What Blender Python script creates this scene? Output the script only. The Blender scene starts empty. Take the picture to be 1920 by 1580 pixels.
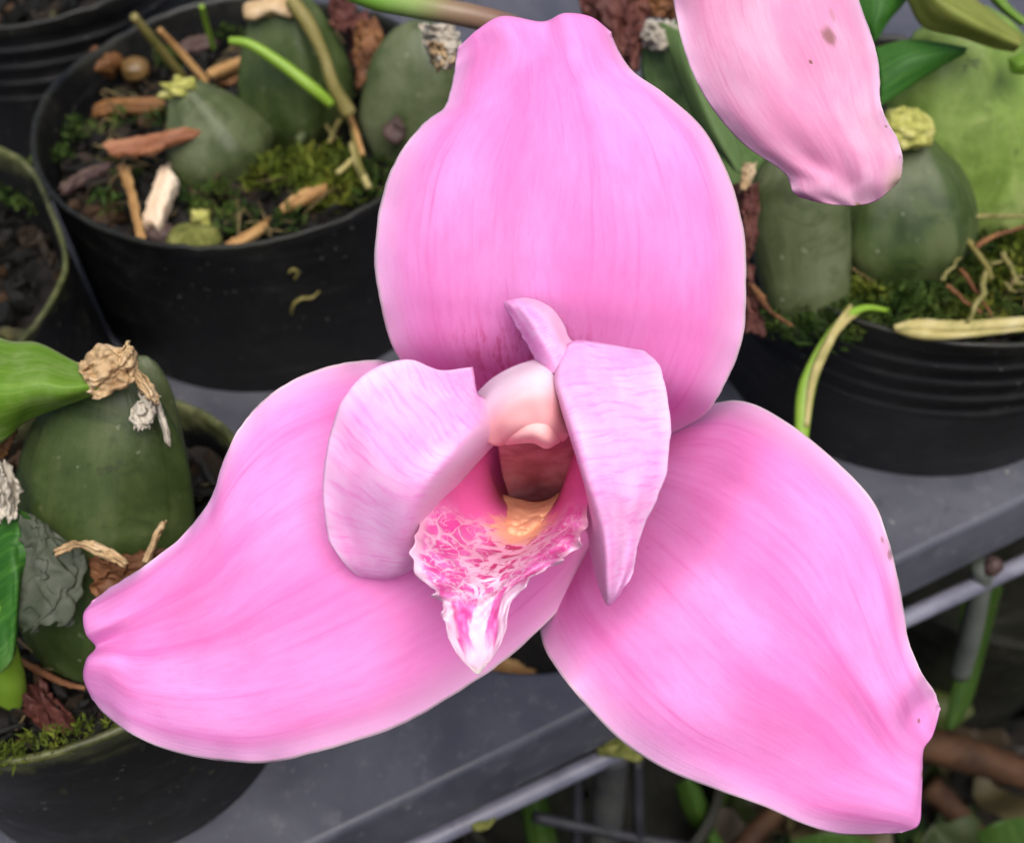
import bpy, bmesh, math, random
import numpy as np
from mathutils import Vector

random.seed(7)
rng = np.random.default_rng(7)
scene = bpy.context.scene

# ------------------------------------------------------------------ camera
FPX, W, H = 2318.0, 1920.0, 1580.0
PITCH, ROLL, CAMZ = math.radians(50), math.radians(2), 0.30
F = np.array([0, math.cos(PITCH), -math.sin(PITCH)])
U0 = np.array([0, math.sin(PITCH), math.cos(PITCH)])
X0 = np.array([1.0, 0, 0])
RT = math.cos(ROLL) * X0 - math.sin(ROLL) * U0
UP = math.sin(ROLL) * X0 + math.cos(ROLL) * U0
CAM = np.array([0, 0, CAMZ])
cam_data = bpy.data.cameras.new('camera')
cam_data.sensor_width = 36.0
cam_data.lens = 36.0 * FPX / W
cam_data.clip_start, cam_data.clip_end = 0.005, 50
cam_data.dof.use_dof = True
cam_data.dof.focus_distance = 0.200
cam_data.dof.aperture_fstop = 22
cam = bpy.data.objects.new('camera', cam_data)
scene.collection.objects.link(cam)
from mathutils import Matrix
m = Matrix.Identity(4)
for i in range(3):
    m[i][0], m[i][1], m[i][2], m[i][3] = RT[i], UP[i], -F[i], CAM[i]
cam.matrix_world = m
scene.camera = cam

# ------------------------------------------------------------------ light: bright, overcast, from above
SUN_EL, SUN_AZ = math.radians(68), math.radians(160)     # azimuth measured from +Y towards +X
world = bpy.data.worlds.new('World')
scene.world = world
world.use_nodes = True
wt = world.node_tree
sky = wt.nodes.new('ShaderNodeTexSky')
sky.sky_type = 'NISHITA'
sky.sun_disc = False
sky.sun_elevation = SUN_EL
sky.sun_rotation = SUN_AZ
sky.dust_density = 4.0
sky.air_density = 0.7
bg = wt.nodes['Background']
bg.inputs['Strength'].default_value = 0.09
wt.links.new(sky.outputs[0], bg.inputs['Color'])
sun_data = bpy.data.lights.new('sun', 'SUN')
sun_data.energy = 2.3
sun_data.angle = math.radians(48)
sun_data.color = (1.0, 0.96, 0.9)
sun = bpy.data.objects.new('sun', sun_data)
scene.collection.objects.link(sun)
sd = Vector((math.sin(SUN_AZ) * math.cos(SUN_EL), math.cos(SUN_AZ) * math.cos(SUN_EL), math.sin(SUN_EL)))
sun.rotation_euler = sd.to_track_quat('Z', 'Y').to_euler()
scene.view_settings.view_transform = 'Standard'
scene.view_settings.look = 'None'
scene.view_settings.gamma = 1
scene.view_settings.use_curve_mapping = False
scene.view_settings.exposure = 0.55
scene.cycles.use_adaptive_sampling = True
scene.cycles.adaptive_threshold = 0.03
scene.cycles.max_bounces = 6
scene.cycles.diffuse_bounces = 3
scene.cycles.glossy_bounces = 2
scene.cycles.transmission_bounces = 3
scene.cycles.caustics_reflective = scene.cycles.caustics_refractive = False

# ------------------------------------------------------------------ helpers
D0 = 0.195
def P(x, y, d):
    """point seen at photo pixel (x, y), d metres along the viewing axis"""
    return CAM + d * (F + (x - W / 2) / FPX * RT + (H / 2 - y) / FPX * UP)
def G(x, y, z=0.0):
    dr = F + (x - W / 2) / FPX * RT + (H / 2 - y) / FPX * UP
    return CAM + dr * ((z - CAMZ) / dr[2])
def depth(x, y, z=0.0):
    return float(np.dot(G(x, y, z) - CAM, F))

def lift(o, parent):
    scene.collection.objects.link(o)
    if parent is not None:
        o.parent = parent
    return o
ROOT = {}
def thing(name, label, cat, loc, group=None):
    o = bpy.data.objects.new(name, None)
    o.empty_display_size = 0.01
    lift(o, None)
    o.location = [float(v) for v in loc]
    o['label'] = label; o['category'] = cat
    if group: o['group'] = group
    ROOT[o.name] = np.array(loc, float)
    return o
def tag(o, label, cat, group=None, kind=None):
    o['label'] = label; o['category'] = cat
    if group: o['group'] = group
    if kind: o['kind'] = kind
    return o
def obj(name, verts, faces, mat, parent=None, uv=None, smooth=True, solid=0.0, offset=0.0, subsurf=0, edges=None):
    verts = np.asarray(verts, float)
    if parent is not None:
        org = ROOT[parent.name]
    else:
        org = np.array([verts[:, 0].mean(), verts[:, 1].mean(), verts[:, 2].min()])
    me = bpy.data.meshes.new(name)
    me.from_pydata((verts - org).tolist(), [], [list(map(int, f)) for f in faces])
    if uv is not None:
        uvl = me.uv_layers.new(name='UVMap')
        idx = np.empty(len(me.loops), np.int32)
        me.loops.foreach_get('vertex_index', idx)
        uvl.data.foreach_set('uv', np.asarray(uv, np.float32)[idx].ravel())
    me.polygons.foreach_set('use_smooth', [smooth] * len(me.polygons))
    me.materials.append(mat)
    me.update()
    o = bpy.data.objects.new(name, me)
    lift(o, parent)
    if parent is None:
        o.location = org
    ROOT[o.name] = org
    if solid:
        md = o.modifiers.new('thickness', 'SOLIDIFY'); md.thickness = solid; md.offset = offset
    if subsurf:
        md = o.modifiers.new('smooth', 'SUBSURF'); md.levels = md.render_levels = subsurf
    return o

def catmull(pts, n):
    """resample a polyline of k-d points, uniform parameter, to n points"""
    pts = np.asarray(pts, float); k = len(pts)
    if k == 2:
        t = np.linspace(0, 1, n)[:, None]
        return pts[0] * (1 - t) + pts[1] * t
    ext = np.concatenate([[2 * pts[0] - pts[1]], pts, [2 * pts[-1] - pts[-2]]])
    t = np.linspace(0, k - 1, n); i = np.minimum(t.astype(int), k - 2); u = (t - i)[:, None]
    a, b, c, d = ext[i], ext[i + 1], ext[i + 2], ext[i + 3]
    return 0.5 * (2 * b + (c - a) * u + (2 * a - 5 * b + 4 * c - d) * u ** 2 + (3 * b - a - 3 * c + d) * u ** 3)
def grid(rows, nv, nu):
    """rows: cross-sections, each a list of (px, py, depth mm); returns nv x nu x 3 in the same units"""
    rs = np.array([catmull(r, nu) for r in rows])
    out = np.empty((nv, nu, 3))
    for j in range(nu):
        out[:, j] = catmull(rs[:, j], nv)
    return out
def grid_world(g, d0=D0):
    return CAM + (d0 + g[..., 2:3] / 1000.0) * (F + (g[..., 0:1] - W / 2) / FPX * RT + (H / 2 - g[..., 1:2]) / FPX * UP)
def grid_faces(nv, nu, closed=False):
    fs = []
    for j in range(nv - 1):
        for i in range(nu if closed else nu - 1):
            i2 = (i + 1) % nu
            fs.append((j * nu + i, j * nu + i2, (j + 1) * nu + i2, (j + 1) * nu + i))
    return fs
def sheet(name, rows, mat, parent=None, nv=60, nu=40, d0=D0, solid=0.00018, fn=None, aspect=1.0):
    g = grid(rows, nv, nu)
    vv, uu = np.meshgrid(np.linspace(0, 1, nv), np.linspace(0, 1, nu), indexing='ij')
    if fn is not None:
        g = fn(g, uu, vv)
    w = grid_world(g, d0).reshape(-1, 3)
    return obj(name, w, grid_faces(nv, nu), mat, parent, np.stack([uu, vv], -1).reshape(-1, 2), solid=solid)
def smooth_noise(shape, cells, seed):
    r = np.random.default_rng(seed).normal(size=(cells[0] + 3, cells[1] + 3))
    return catmull(catmull(r, shape[0]).T, shape[1]).T

def sweep_mesh(pts, radii, n=28, seg=10, flat=1.0, up=None, jitter=0.0, seed=0):
    pts = catmull(pts, n); rad = catmull(np.asarray(radii, float)[:, None], n)[:, 0]
    tan = np.gradient(pts, axis=0); tan /= np.linalg.norm(tan, axis=1)[:, None] + 1e-12
    upv = np.array(up if up is not None else -F, float)
    r = np.random.default_rng(seed)
    V = []
    for k in range(n):
        s = np.cross(tan[k], upv); s /= np.linalg.norm(s) + 1e-12
        nrm = np.cross(s, tan[k])
        for a in range(seg):
            th = 2 * math.pi * a / seg
            q = 1 + jitter * r.normal()
            V.append(pts[k] + rad[k] * q * (math.cos(th) * s + flat * math.sin(th) * nrm))
    fs = grid_faces(n, seg, True)
    fs.append(list(range(seg))[::-1]); fs.append([(n - 1) * seg + a for a in range(seg)])
    uv = [(a / seg, k / (n - 1)) for k in range(n) for a in range(seg)]
    return np.array(V), fs, uv
def sweep(name, pts, radii, mat, parent=None, **kw):
    V, fs, uv = sweep_mesh(pts, radii, **kw)
    return obj(name, V, fs, mat, parent, uv)
def px(pts, z=None, d=None):
    out = []
    for p in pts:
        if len(p) == 3: out.append(P(*p))
        elif z is not None: out.append(G(p[0], p[1], z))
        else: out.append(P(p[0], p[1], d))
    return out

def chip(name, outline, z, mat, parent=None, thick=0.0018, tilt=0.0, seed=0, ripple=0.0004):
    """flat splintery piece lying at height z: jagged outline, real thickness, broken top"""
    r = np.random.default_rng(seed)
    o2 = np.array([G(x, y, z) for x, y in outline])
    loop = np.r_[o2, o2[:1]]
    seg = np.linalg.norm(np.diff(loop, axis=0), axis=1); cum = np.r_[0, np.cumsum(seg)]
    n = 44
    t = np.linspace(0, cum[-1], n, endpoint=False)
    o2 = np.stack([np.interp(t, cum, loop[:, k]) for k in range(3)], 1)
    c = o2.mean(0)
    dd = o2 - c; cov = dd[:, :2].T @ dd[:, :2]; ev = np.linalg.eigh(cov)[1][:, 1]
    dirv = np.array([ev[0], ev[1], 0]); crs = np.array([-ev[1], ev[0], 0])
    o2 = o2 + r.normal(size=(n, 1)) * .0007 * dirv + r.normal(size=(n, 1)) * .00028 * crs
    V = []; fs = []; uv = []
    rings = [(.94, -thick), (1.0, -thick * .35), (.97, -.0002), (.72, 0.0003), (.4, .0004)]
    for k, (sc, dz) in enumerate(rings):
        for i, p in enumerate(o2):
            q = c + (p - c) * sc
            across = float(np.dot(q - c, crs)); along = float(np.dot(q - c, dirv))
            gz = 0 if k == 0 else ripple * math.sin(across * 2600 + seed) + r.normal() * ripple * .35
            V.append(q + np.array([0, 0, dz + tilt * along + gz])); uv.append((along * 12, across * 160))
    V.append(c + np.array([0, 0, .0004])); top = len(V) - 1; uv.append((0, 0))
    V.append(c - np.array([0, 0, thick])); bot = len(V) - 1; uv.append((0, 0))
    m_ = len(rings)
    for k in range(m_ - 1):
        for i in range(n):
            fs.append((k * n + i, k * n + (i + 1) % n, (k + 1) * n + (i + 1) % n, (k + 1) * n + i))
    for i in range(n):
        fs.append(((m_ - 1) * n + i, (m_ - 1) * n + (i + 1) % n, top)); fs.append(((i + 1) % n, i, bot))
    return obj(name, V, fs, mat, parent, uv, smooth=False)
def lump(name, c, r3, mat, parent=None, rough=0.18, seed=0, n=18, m=24, cells=(5, 7)):
    r = np.random.default_rng(seed)
    nz = smooth_noise((n, m), cells, seed) * rough
    nz[:, -1] = nz[:, 0]
    V = []
    for j in range(n):
        ph = math.pi * j / (n - 1)
        for i in range(m):
            th = 2 * math.pi * i / m
            w = 1 + nz[j, i] * math.sin(ph) * min(1, 3 * min(i, m - i) / m + .2)
            V.append(np.array(c) + w * np.array([r3[0] * math.sin(ph) * math.cos(th), r3[1] * math.sin(ph) * math.sin(th), r3[2] * math.cos(ph)]))
    return obj(name, V, grid_faces(n, m, True), mat, parent, [(i / m, j / n) for j in range(n) for i in range(m)])

# ------------------------------------------------------------------ materials
class Mat:
    def __init__(s, name, rough=0.5, spec=0.4):
        s.m = bpy.data.materials.new(name); s.m.use_nodes = True
        s.t = s.m.node_tree; s.b = s.t.nodes['Principled BSDF']
        s.b.inputs['Roughness'].default_value = rough
        s.b.inputs['Specular IOR Level'].default_value = spec
        s.out = s.t.nodes['Material Output']
    def n(s, typ, **kw):
        nd = s.t.nodes.new('ShaderNode' + typ)
        for k, v in kw.items():
            if k in nd.inputs: nd.inputs[k].default_value = v
            else: setattr(nd, k, v)
        return nd
    def l(s, a, b): s.t.links.new(a, b)
    def coords(s, kind='Object', scale=(1, 1, 1)):
        tc = s.n('TexCoord'); mp = s.n('Mapping'); mp.inputs['Scale'].default_value = scale
        s.l(tc.outputs[kind], mp.inputs['Vector']); return mp.outputs[0]
    def noise(s, vec, scale, detail=4, rough=0.55, dist=0.0):
        nd = s.n('TexNoise'); nd.inputs['Scale'].default_value = scale
        nd.inputs['Detail'].default_value = detail; nd.inputs['Roughness'].default_value = rough
        nd.inputs['Distortion'].default_value = dist
        s.l(vec, nd.inputs['Vector']); return nd.outputs['Fac']
    def ramp(s, fac, stops, interp='LINEAR'):
        r = s.n('ValToRGB'); cr = r.color_ramp; cr.interpolation = interp
        while len(cr.elements) < len(stops): cr.elements.new(0.5)
        for e, (p, c) in zip(cr.elements, stops):
            e.position = p; e.color = (*c, 1) if len(c) == 3 else c
        s.l(fac, r.inputs[0]); return r.outputs[0]
    def val(s, fac, a, b, lo=0.0, hi=1.0):
        r = s.n('MapRange'); r.interpolation_type = 'SMOOTHSTEP'
        for k, v in zip(('From Min', 'From Max', 'To Min', 'To Max'), (a, b, lo, hi)): r.inputs[k].default_value = v
        s.l(fac, r.inputs['Value']); return r.outputs[0]
    def mix(s, fac, a, b, mode='MIX'):
        x = s.n('Mix'); x.data_type = 'RGBA'; x.blend_type = mode
        for sock, v in ((x.inputs['Factor'], fac), (x.inputs['A'] if False else x.inputs[6], a), (x.inputs[7], b)):
            if hasattr(v, 'links') or isinstance(v, bpy.types.NodeSocket): s.l(v, sock)
            elif isinstance(v, (int, float)): sock.default_value = v
            else: sock.default_value = (*v, 1)
        return x.outputs[2]
    def math(s, op, a, b=0.0):
        x = s.n('Math'); x.operation = op
        for i, v in enumerate((a, b)):
            if isinstance(v, bpy.types.NodeSocket): s.l(v, x.inputs[i])
            else: x.inputs[i].default_value = v
        return x.outputs[0]
    def uv(s):
        tc = s.n('TexCoord'); sp = s.n('SeparateXYZ'); s.l(tc.outputs['UV'], sp.inputs[0])
        return tc.outputs['UV'], sp.outputs[0], sp.outputs[1]
    def color(s, c):
        if isinstance(c, bpy.types.NodeSocket): s.l(c, s.b.inputs['Base Color'])
        else: s.b.inputs['Base Color'].default_value = (*c, 1)
        return s
    def bump(s, h, strength=0.3, dist=0.0005):
        b = s.n('Bump'); b.inputs['Strength'].default_value = strength; b.inputs['Distance'].default_value = dist
        s.l(h, b.inputs['Height']); s.l(b.outputs[0], s.b.inputs['Normal']); return s
    def translucent(s, col, fac):
        tr = s.n('BsdfTranslucent')
        if isinstance(col, bpy.types.NodeSocket): s.l(col, tr.inputs['Color'])
        else: tr.inputs['Color'].default_value = (*col, 1)
        mx = s.n('MixShader'); mx.inputs[0].default_value = fac
        s.l(s.b.outputs[0], mx.inputs[1]); s.l(tr.outputs[0], mx.inputs[2]); s.l(mx.outputs[0], s.out.inputs['Surface'])
        return s

SPOTS = [(.74, .345, .045, .030, .75), (.60, .40, .012, .008, .9), (.96, .66, .02, .010, .6), (.97, .80, .014, .008, .5), (.80, .30, .02, .02, .3)]
def sepal_mat(name, base, deep, pale, veins=0.5, spots=(), tint=False, speckle=0.0):
    M = Mat(name, 0.55, 0.22)
    uv, u, v = M.uv()
    wob = M.noise(uv, 2.2, 2, 0.5)
    cx = M.n('CombineXYZ'); M.l(M.math('ADD', u, M.math('MULTIPLY', M.math('SUBTRACT', wob, .5), .10)), cx.inputs[0]); M.l(v, cx.inputs[1])
    mp = M.n('Mapping'); mp.inputs['Scale'].default_value = (9, 0.8, 1); M.l(cx.outputs[0], mp.inputs[0])
    streak = M.noise(mp.outputs[0], 1.0, 3, 0.55)
    mp3 = M.n('Mapping'); mp3.inputs['Scale'].default_value = (70, 3.0, 1); M.l(cx.outputs[0], mp3.inputs[0])
    hair = M.noise(mp3.outputs[0], 1.0, 3, 0.6)
    mp2 = M.n('Mapping'); mp2.inputs['Scale'].default_value = (2.6, 2.4, 1); M.l(uv, mp2.inputs[0])
    cloud = M.noise(mp2.outputs[0], 1.0, 3, 0.5)
    c = M.mix(M.val(cloud, 0.36, 0.68), base, pale)
    mpf = M.n('Mapping'); mpf.inputs['Scale'].default_value = (52, 17, 1); M.l(cx.outputs[0], mpf.inputs[0])
    fm = M.noise(mpf.outputs[0], 1.0, 5, .7)
    c = M.mix(M.val(fm, .42, .72, 0, .24), c, deep)
    c = M.mix(M.val(fm, .48, .28, 0, .20), c, pale)
    c = M.mix(M.math('MULTIPLY', M.val(streak, 0.46, 0.72, 0, veins), M.val(cloud, 0.3, 0.6, 1, .45)), c, deep)
    c = M.mix(M.math('MULTIPLY', M.val(hair, 0.52, 0.72, 0, .42), M.val(streak, .35, .6)), c, deep)
    edge = M.math('MINIMUM', u, M.math('SUBTRACT', 1.0, u))
    en = M.math('ADD', edge, M.math('MULTIPLY', M.math('SUBTRACT', cloud, 0.5), 0.16))
    c = M.mix(M.val(en, 0.0, 0.13, 0.55, 0), c, (0.84, 0.58, 0.80))
    c = M.mix(M.val(M.math('ADD', edge, M.math('MULTIPLY', M.math('SUBTRACT', streak, .5), .012)), 0.004, 0.014, 0.75, 0), c, (0.86, 0.70, 0.74))
    c = M.mix(M.val(v, 0.72, 1.0, 0, 0.5), c, pale)
    mid = M.math('ABSOLUTE', M.math('SUBTRACT', u, 0.5))
    tip = M.math('MULTIPLY', M.val(mid, 0.0, 0.05, 1, 0), M.val(v, 0.955, 1.0))
    c = M.mix(tip, c, (0.30, 0.20, 0.06))
    sepn = M.noise(uv, 38, 2, 0.5)
    c = M.mix(M.val(sepn, 0.73, 0.78, 0, .28), c, (0.62, 0.10, 0.34))
    if speckle:
        c = M.mix(M.math('MULTIPLY', M.val(fm, .46, .62), M.math('MULTIPLY', M.val(v, .27, .17, 0, speckle), M.val(M.math('ABSOLUTE', M.math('SUBTRACT', u, .42)), .08, .26, 1, 0))), c, (0.66, 0.06, 0.22))
    if spots:
        for su, sv, ru, rv, am in spots:
            du = M.math('DIVIDE', M.math('SUBTRACT', u, su), ru); dv = M.math('DIVIDE', M.math('SUBTRACT', v, sv), rv)
            dd = M.math('SQRT', M.math('ADD', M.math('MULTIPLY', du, du), M.math('MULTIPLY', dv, dv)))
            dd = M.math('ADD', dd, M.math('MULTIPLY', M.math('SUBTRACT', fm, .5), 1.2))
            c = M.mix(M.val(dd, .3, 1.0, am, 0), c, (0.24, 0.10, 0.07))
    if tint:
        c = M.mix(M.math('MULTIPLY', M.val(u, .72, .95), M.val(v, .75, .95, 0, .7)), c, (0.50, 0.40, 0.22))
    M.color(c)
    cell = M.noise(M.coords('Object'), 2600, 2, 0.6)
    M.bump(M.math('ADD', M.math('ADD', streak, M.math('MULTIPLY', hair, 0.25)), M.math('MULTIPLY', cell, .16)), 0.16 * (0.5 + veins), 0.001)
    M.translucent(c, 0.22)
    return M.m
PINK = (0.91, 0.265, 0.65); DEEP = (0.80, 0.15, 0.50); PALE = (0.94, 0.38, 0.80)
M_sepal = sepal_mat('pink_sepal', PINK, DEEP, PALE, 1.0)
M_dorsal = sepal_mat('pink_upper_sepal', PINK, DEEP, PALE, .5, speckle=.55)
M_right = sepal_mat('pink_right_sepal', PINK, DEEP, PALE, 1.0, spots=[(.83, .865, .022, .010, .75), (.985, .50, .02, .012, .6), (.97, .47, .012, .008, .5)])
M_sepal2 = sepal_mat('pink_sepal_weathered', (0.82, 0.33, 0.55), (0.70, 0.20, 0.42), (0.86, 0.50, 0.68), .55, spots=SPOTS, tint=True)

def petal_mat():
    M = Mat('pale_pink_petal', 0.45, 0.3)
    uv, u, v = M.uv()
    wob = M.noise(uv, 3.0, 3, 0.55)
    cx = M.n('CombineXYZ'); M.l(u, cx.inputs[0]); M.l(M.math('ADD', v, M.math('MULTIPLY', wob, .06)), cx.inputs[1])
    mp = M.n('Mapping'); mp.inputs['Scale'].default_value = (4.0, 62, 1); mp.inputs['Rotation'].default_value = (0, 0, 0.10); M.l(cx.outputs[0], mp.inputs[0])
    a = M.noise(mp.outputs[0], 1.0, 4, 0.6, 0.3)
    mp2 = M.n('Mapping'); mp2.inputs['Scale'].default_value = (4, 5, 1); M.l(uv, mp2.inputs[0])
    b = M.noise(mp2.outputs[0], 1.0, 4, 0.6)
    c = M.mix(M.val(b, 0.35, 0.65), (0.97, 0.43, 0.79), (0.98, 0.56, 0.87))
    c = M.mix(M.val(a, 0.45, 0.72, 0, 0.65), c, (0.92, 0.25, 0.70))
    rim = M.val(M.math('ADD', u, M.math('MULTIPLY', M.math('SUBTRACT', b, .5), .10)), 0.0, 0.10, .5, 0)
    c = M.mix(rim, c, (0.95, 0.70, 0.92))
    c = M.mix(M.val(u, 0.58, 0.76, 0, 0.75), c, (0.96, 0.62, 0.80))
    M.color(c); M.bump(a, 0.05, 0.0006)
    M.translucent(c, 0.2)
    return M.m
M_petal = petal_mat()

def lip_mat():
    M = Mat('mottled_lip', 0.38, 0.45)
    uv, u, v = M.uv()
    mp = M.n('Mapping'); mp.inputs['Scale'].default_value = (8.5, 20, 1); M.l(uv, mp.inputs[0])
    nz = M.n('TexNoise'); nz.inputs['Scale'].default_value = 0.9; nz.inputs['Detail'].default_value = 1.5
    M.l(mp.outputs[0], nz.inputs['Vector'])
    ad = M.n('VectorMath'); ad.operation = 'MULTIPLY_ADD'
    M.l(nz.outputs['Color'], ad.inputs[0]); ad.inputs[1].default_value = (1.5, 1.3, 0); M.l(mp.outputs[0], ad.inputs[2])
    vo = M.n('TexVoronoi'); vo.feature = 'DISTANCE_TO_EDGE'; vo.inputs['Scale'].default_value = 1.0
    M.l(ad.outputs[0], vo.inputs['Vector'])
    big = M.noise(mp.outputs[0], 0.35, 3, 0.5)
    thr = M.math('ADD', M.math('ADD', 0.045, M.val(M.math('ABSOLUTE', M.math('SUBTRACT', u, .5)), .05, .42, .10, 0)), M.math('MULTIPLY', M.math('SUBTRACT', big, 0.5), 0.55))
    patch = M.val(M.math('SUBTRACT', vo.outputs['Distance'], thr), -0.06, 0.05)
    mpr = M.n('Mapping'); mpr.inputs['Scale'].default_value = (7, 21, 1); M.l(uv, mpr.inputs[0])
    rd = M.math('ABSOLUTE', M.math('SUBTRACT', M.noise(mpr.outputs[0], 1.0, 2.5, .6, 1.2), .5))
    patch = M.math('MULTIPLY', patch, M.val(rd, .006, .035, .25, 1))
    fk = M.noise(mpr.outputs[0], 2.1, 3, .6, .6)
    patch = M.math('MAXIMUM', patch, M.val(fk, .57, .63, 0, .85))
    edge = M.math('MINIMUM', u, M.math('SUBTRACT', 1.0, u))
    patch = M.math('MULTIPLY', patch, M.val(edge, 0.02, 0.07))
    # long streaks on the pointed front lobe, plain throat
    mp3 = M.n('Mapping'); mp3.inputs['Scale'].default_value = (9, 7, 1); M.l(uv, mp3.inputs[0])
    n3 = M.noise(mp3.outputs[0], 1.0, 4, 0.6, 0.4)
    um = M.math('ADD', M.math('ABSOLUTE', M.math('SUBTRACT', u, 0.46)), M.math('MULTIPLY', M.math('SUBTRACT', n3, .5), .30))
    st = M.math('MULTIPLY', M.val(um, 0.07, 0.12), M.val(um, 0.25, 0.32, 1, 0))
    st = M.math('MULTIPLY', st, M.val(M.math('ADD', v, M.math('MULTIPLY', M.math('SUBTRACT', n3, .5), .2)), 0.80, 0.90, 1, 0))
    patch = M.mix(M.val(M.math('ADD', v, M.math('MULTIPLY', M.math('SUBTRACT', big, .5), .14)), 0.62, 0.68), patch, st)
    pk = M.mix(M.val(nz.outputs['Fac'], 0.35, 0.65), (0.82, 0.09, 0.40), (0.90, 0.22, 0.58))
    mid = M.math('ABSOLUTE', M.math('SUBTRACT', u, 0.5))
    pk = M.mix(M.math('MULTIPLY', M.val(mid, 0.0, 0.22, 1, 0), M.val(v, 0.49, 0.63, 1, 0)), pk, (0.62, 0.05, 0.20))
    wh = M.mix(M.val(v, 0.31, 0.63), (0.94, 0.46, 0.66), (0.95, 0.66, 0.82))
    c = M.mix(patch, wh, pk)
    c = M.mix(M.val(v, 0.93, 1.0), c, (0.92, 0.84, 0.76))
    throat = M.val(M.math('ADD', v, M.math('MULTIPLY', M.math('SUBTRACT', big, 0.5), 0.16)), 0.265, 0.345, 1, 0)
    c = M.mix(throat, c, (0.88, 0.15, 0.45))
    du = M.math('DIVIDE', M.math('SUBTRACT', u, .52), .17); dv = M.math('DIVIDE', M.math('SUBTRACT', v, .285), .085)
    rr = M.math('SQRT', M.math('ADD', M.math('MULTIPLY', du, du), M.math('MULTIPLY', dv, dv)))
    rr = M.math('ADD', rr, M.math('MULTIPLY', M.math('SUBTRACT', fk, .5), 1.4))
    c = M.mix(M.val(rr, .6, 1.25, .9, 0), c, (0.94, 0.50, 0.30))
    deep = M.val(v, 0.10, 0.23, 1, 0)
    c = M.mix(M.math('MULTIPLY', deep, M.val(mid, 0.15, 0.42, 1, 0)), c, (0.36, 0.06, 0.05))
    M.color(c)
    M.bump(M.math('MULTIPLY', M.math('MULTIPLY', patch, -1.0), M.math('SUBTRACT', 1.0, throat)), 0.3, 0.0005)
    M.translucent(c, 0.18)
    return M.m
M_lip = lip_mat()

def simple(name, cols, scale=60, rough=0.6, spec=0.3, bump=0.3, bdist=0.0006, detail=5, coords='Object', stretch=(1, 1, 1), trans=0.0, random_island=0.0):
    M = Mat(name, rough, spec)
    vec = M.coords(coords, stretch)
    nz = M.noise(vec, scale, detail, 0.6, 0.3)
    k = len(cols)
    c = M.ramp(nz, [(0.28 + 0.44 * i / max(1, k - 1), col) for i, col in enumerate(cols)])
    if random_island:
        g = M.n('NewGeometry'); hv = M.n('HueSaturation')
        M.l(M.math('ADD', 1 - random_island, M.math('MULTIPLY', g.outputs['Random Per Island'], 2 * random_island)), hv.inputs['Value'])
        M.l(c, hv.inputs['Color']); c = hv.outputs[0]
    M.color(c)
    if bump: M.bump(nz, bump, bdist)
    if trans: M.translucent(c, trans)
    return M.m

def bulb_mat(name, dark, mid, light):
    M = Mat(name, 0.42, 0.4)
    uv, u, v = M.uv()
    mp = M.n('Mapping'); mp.inputs['Scale'].default_value = (16, 1.6, 1); M.l(uv, mp.inputs[0])
    fine = M.noise(mp.outputs[0], 1.0, 4, 0.6, 0.2)
    cl = M.noise(M.coords('Object'), 55, 5, 0.6, 0.4)
    c = M.ramp(cl, [(0.3, dark), (0.5, mid), (0.72, light)])
    c = M.mix(M.val(fine, 0.45, 0.75, 0, 0.4), c, light)
    bigc = M.noise(M.coords('Object'), 95, 6, .7, .8)
    c = M.mix(M.val(bigc, 0.52, 0.36, 0, 0.7), c, dark)
    c = M.mix(M.val(bigc, 0.62, 0.74, 0, 0.55), c, (light[0] * 1.5, light[1] * 1.3, light[2] * 1.4))
    sp = M.noise(M.coords('Object'), 420, 2, 0.5)
    c = M.mix(M.val(sp, 0.70, 0.78, 0, 0.6), c, (0.30, 0.32, 0.22))
    bl = M.noise(M.coords('Object', (1, 1, 1)), 130, 4, 0.7)
    c = M.mix(M.val(bl, 0.64, 0.72, 0, 0.55), c, (0.03, 0.035, 0.015))
    M.color(c); M.bump(M.math('ADD', fine, cl), 0.35, 0.0008)
    rg = M.val(cl, 0.3, 0.7, 0.34, 0.6); M.l(rg, M.b.inputs['Roughness'])
    return M.m
M_bulb_dark = bulb_mat('dark_green_bulb', (0.024, 0.042, 0.010), (0.050, 0.078, 0.020), (0.092, 0.115, 0.042))
M_bulb_grey = bulb_mat('grey_green_bulb', (0.042, 0.060, 0.020), (0.078, 0.100, 0.040), (0.125, 0.145, 0.075))
M_bulb_light = bulb_mat('light_green_bulb', (0.11, 0.18, 0.030), (0.19, 0.29, 0.055), (0.31, 0.38, 0.12))
M_bulb_pale = bulb_mat('pale_green_bulb', (0.06, 0.12, 0.035), (0.11, 0.19, 0.06), (0.17, 0.25, 0.10))

def leaf_mat(name, a, b, edge):
    M = Mat(name, 0.5, 0.3)
    uv, u, v = M.uv()
    mp = M.n('Mapping'); mp.inputs['Scale'].default_value = (26, 1.0, 1); M.l(uv, mp.inputs[0])
    s = M.noise(mp.outputs[0], 1.0, 4, 0.6)
    c = M.mix(M.val(s, 0.4, 0.7), a, b)
    bl = M.noise(M.coords('Object'), 70, 5, .65)
    c = M.mix(M.val(bl, .5, .75, 0, .5), c, edge)
    c = M.mix(M.val(bl, .45, .3, 0, .4), c, tuple(q * .6 for q in a))
    e = M.math('MINIMUM', u, M.math('SUBTRACT', 1.0, u))
    c = M.mix(M.val(e, 0.0, 0.05, 0.8, 0), c, edge)
    M.color(c); M.bump(s, 0.25, 0.001); M.translucent(c, 0.3)
    return M.m
M_leaf = leaf_mat('bright_leaf', (0.13, 0.27, 0.02), (0.20, 0.36, 0.045), (0.40, 0.48, 0.20))
M_leaf_dark = leaf_mat('dark_leaf', (0.03, 0.13, 0.015), (0.07, 0.22, 0.03), (0.12, 0.25, 0.06))
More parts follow.
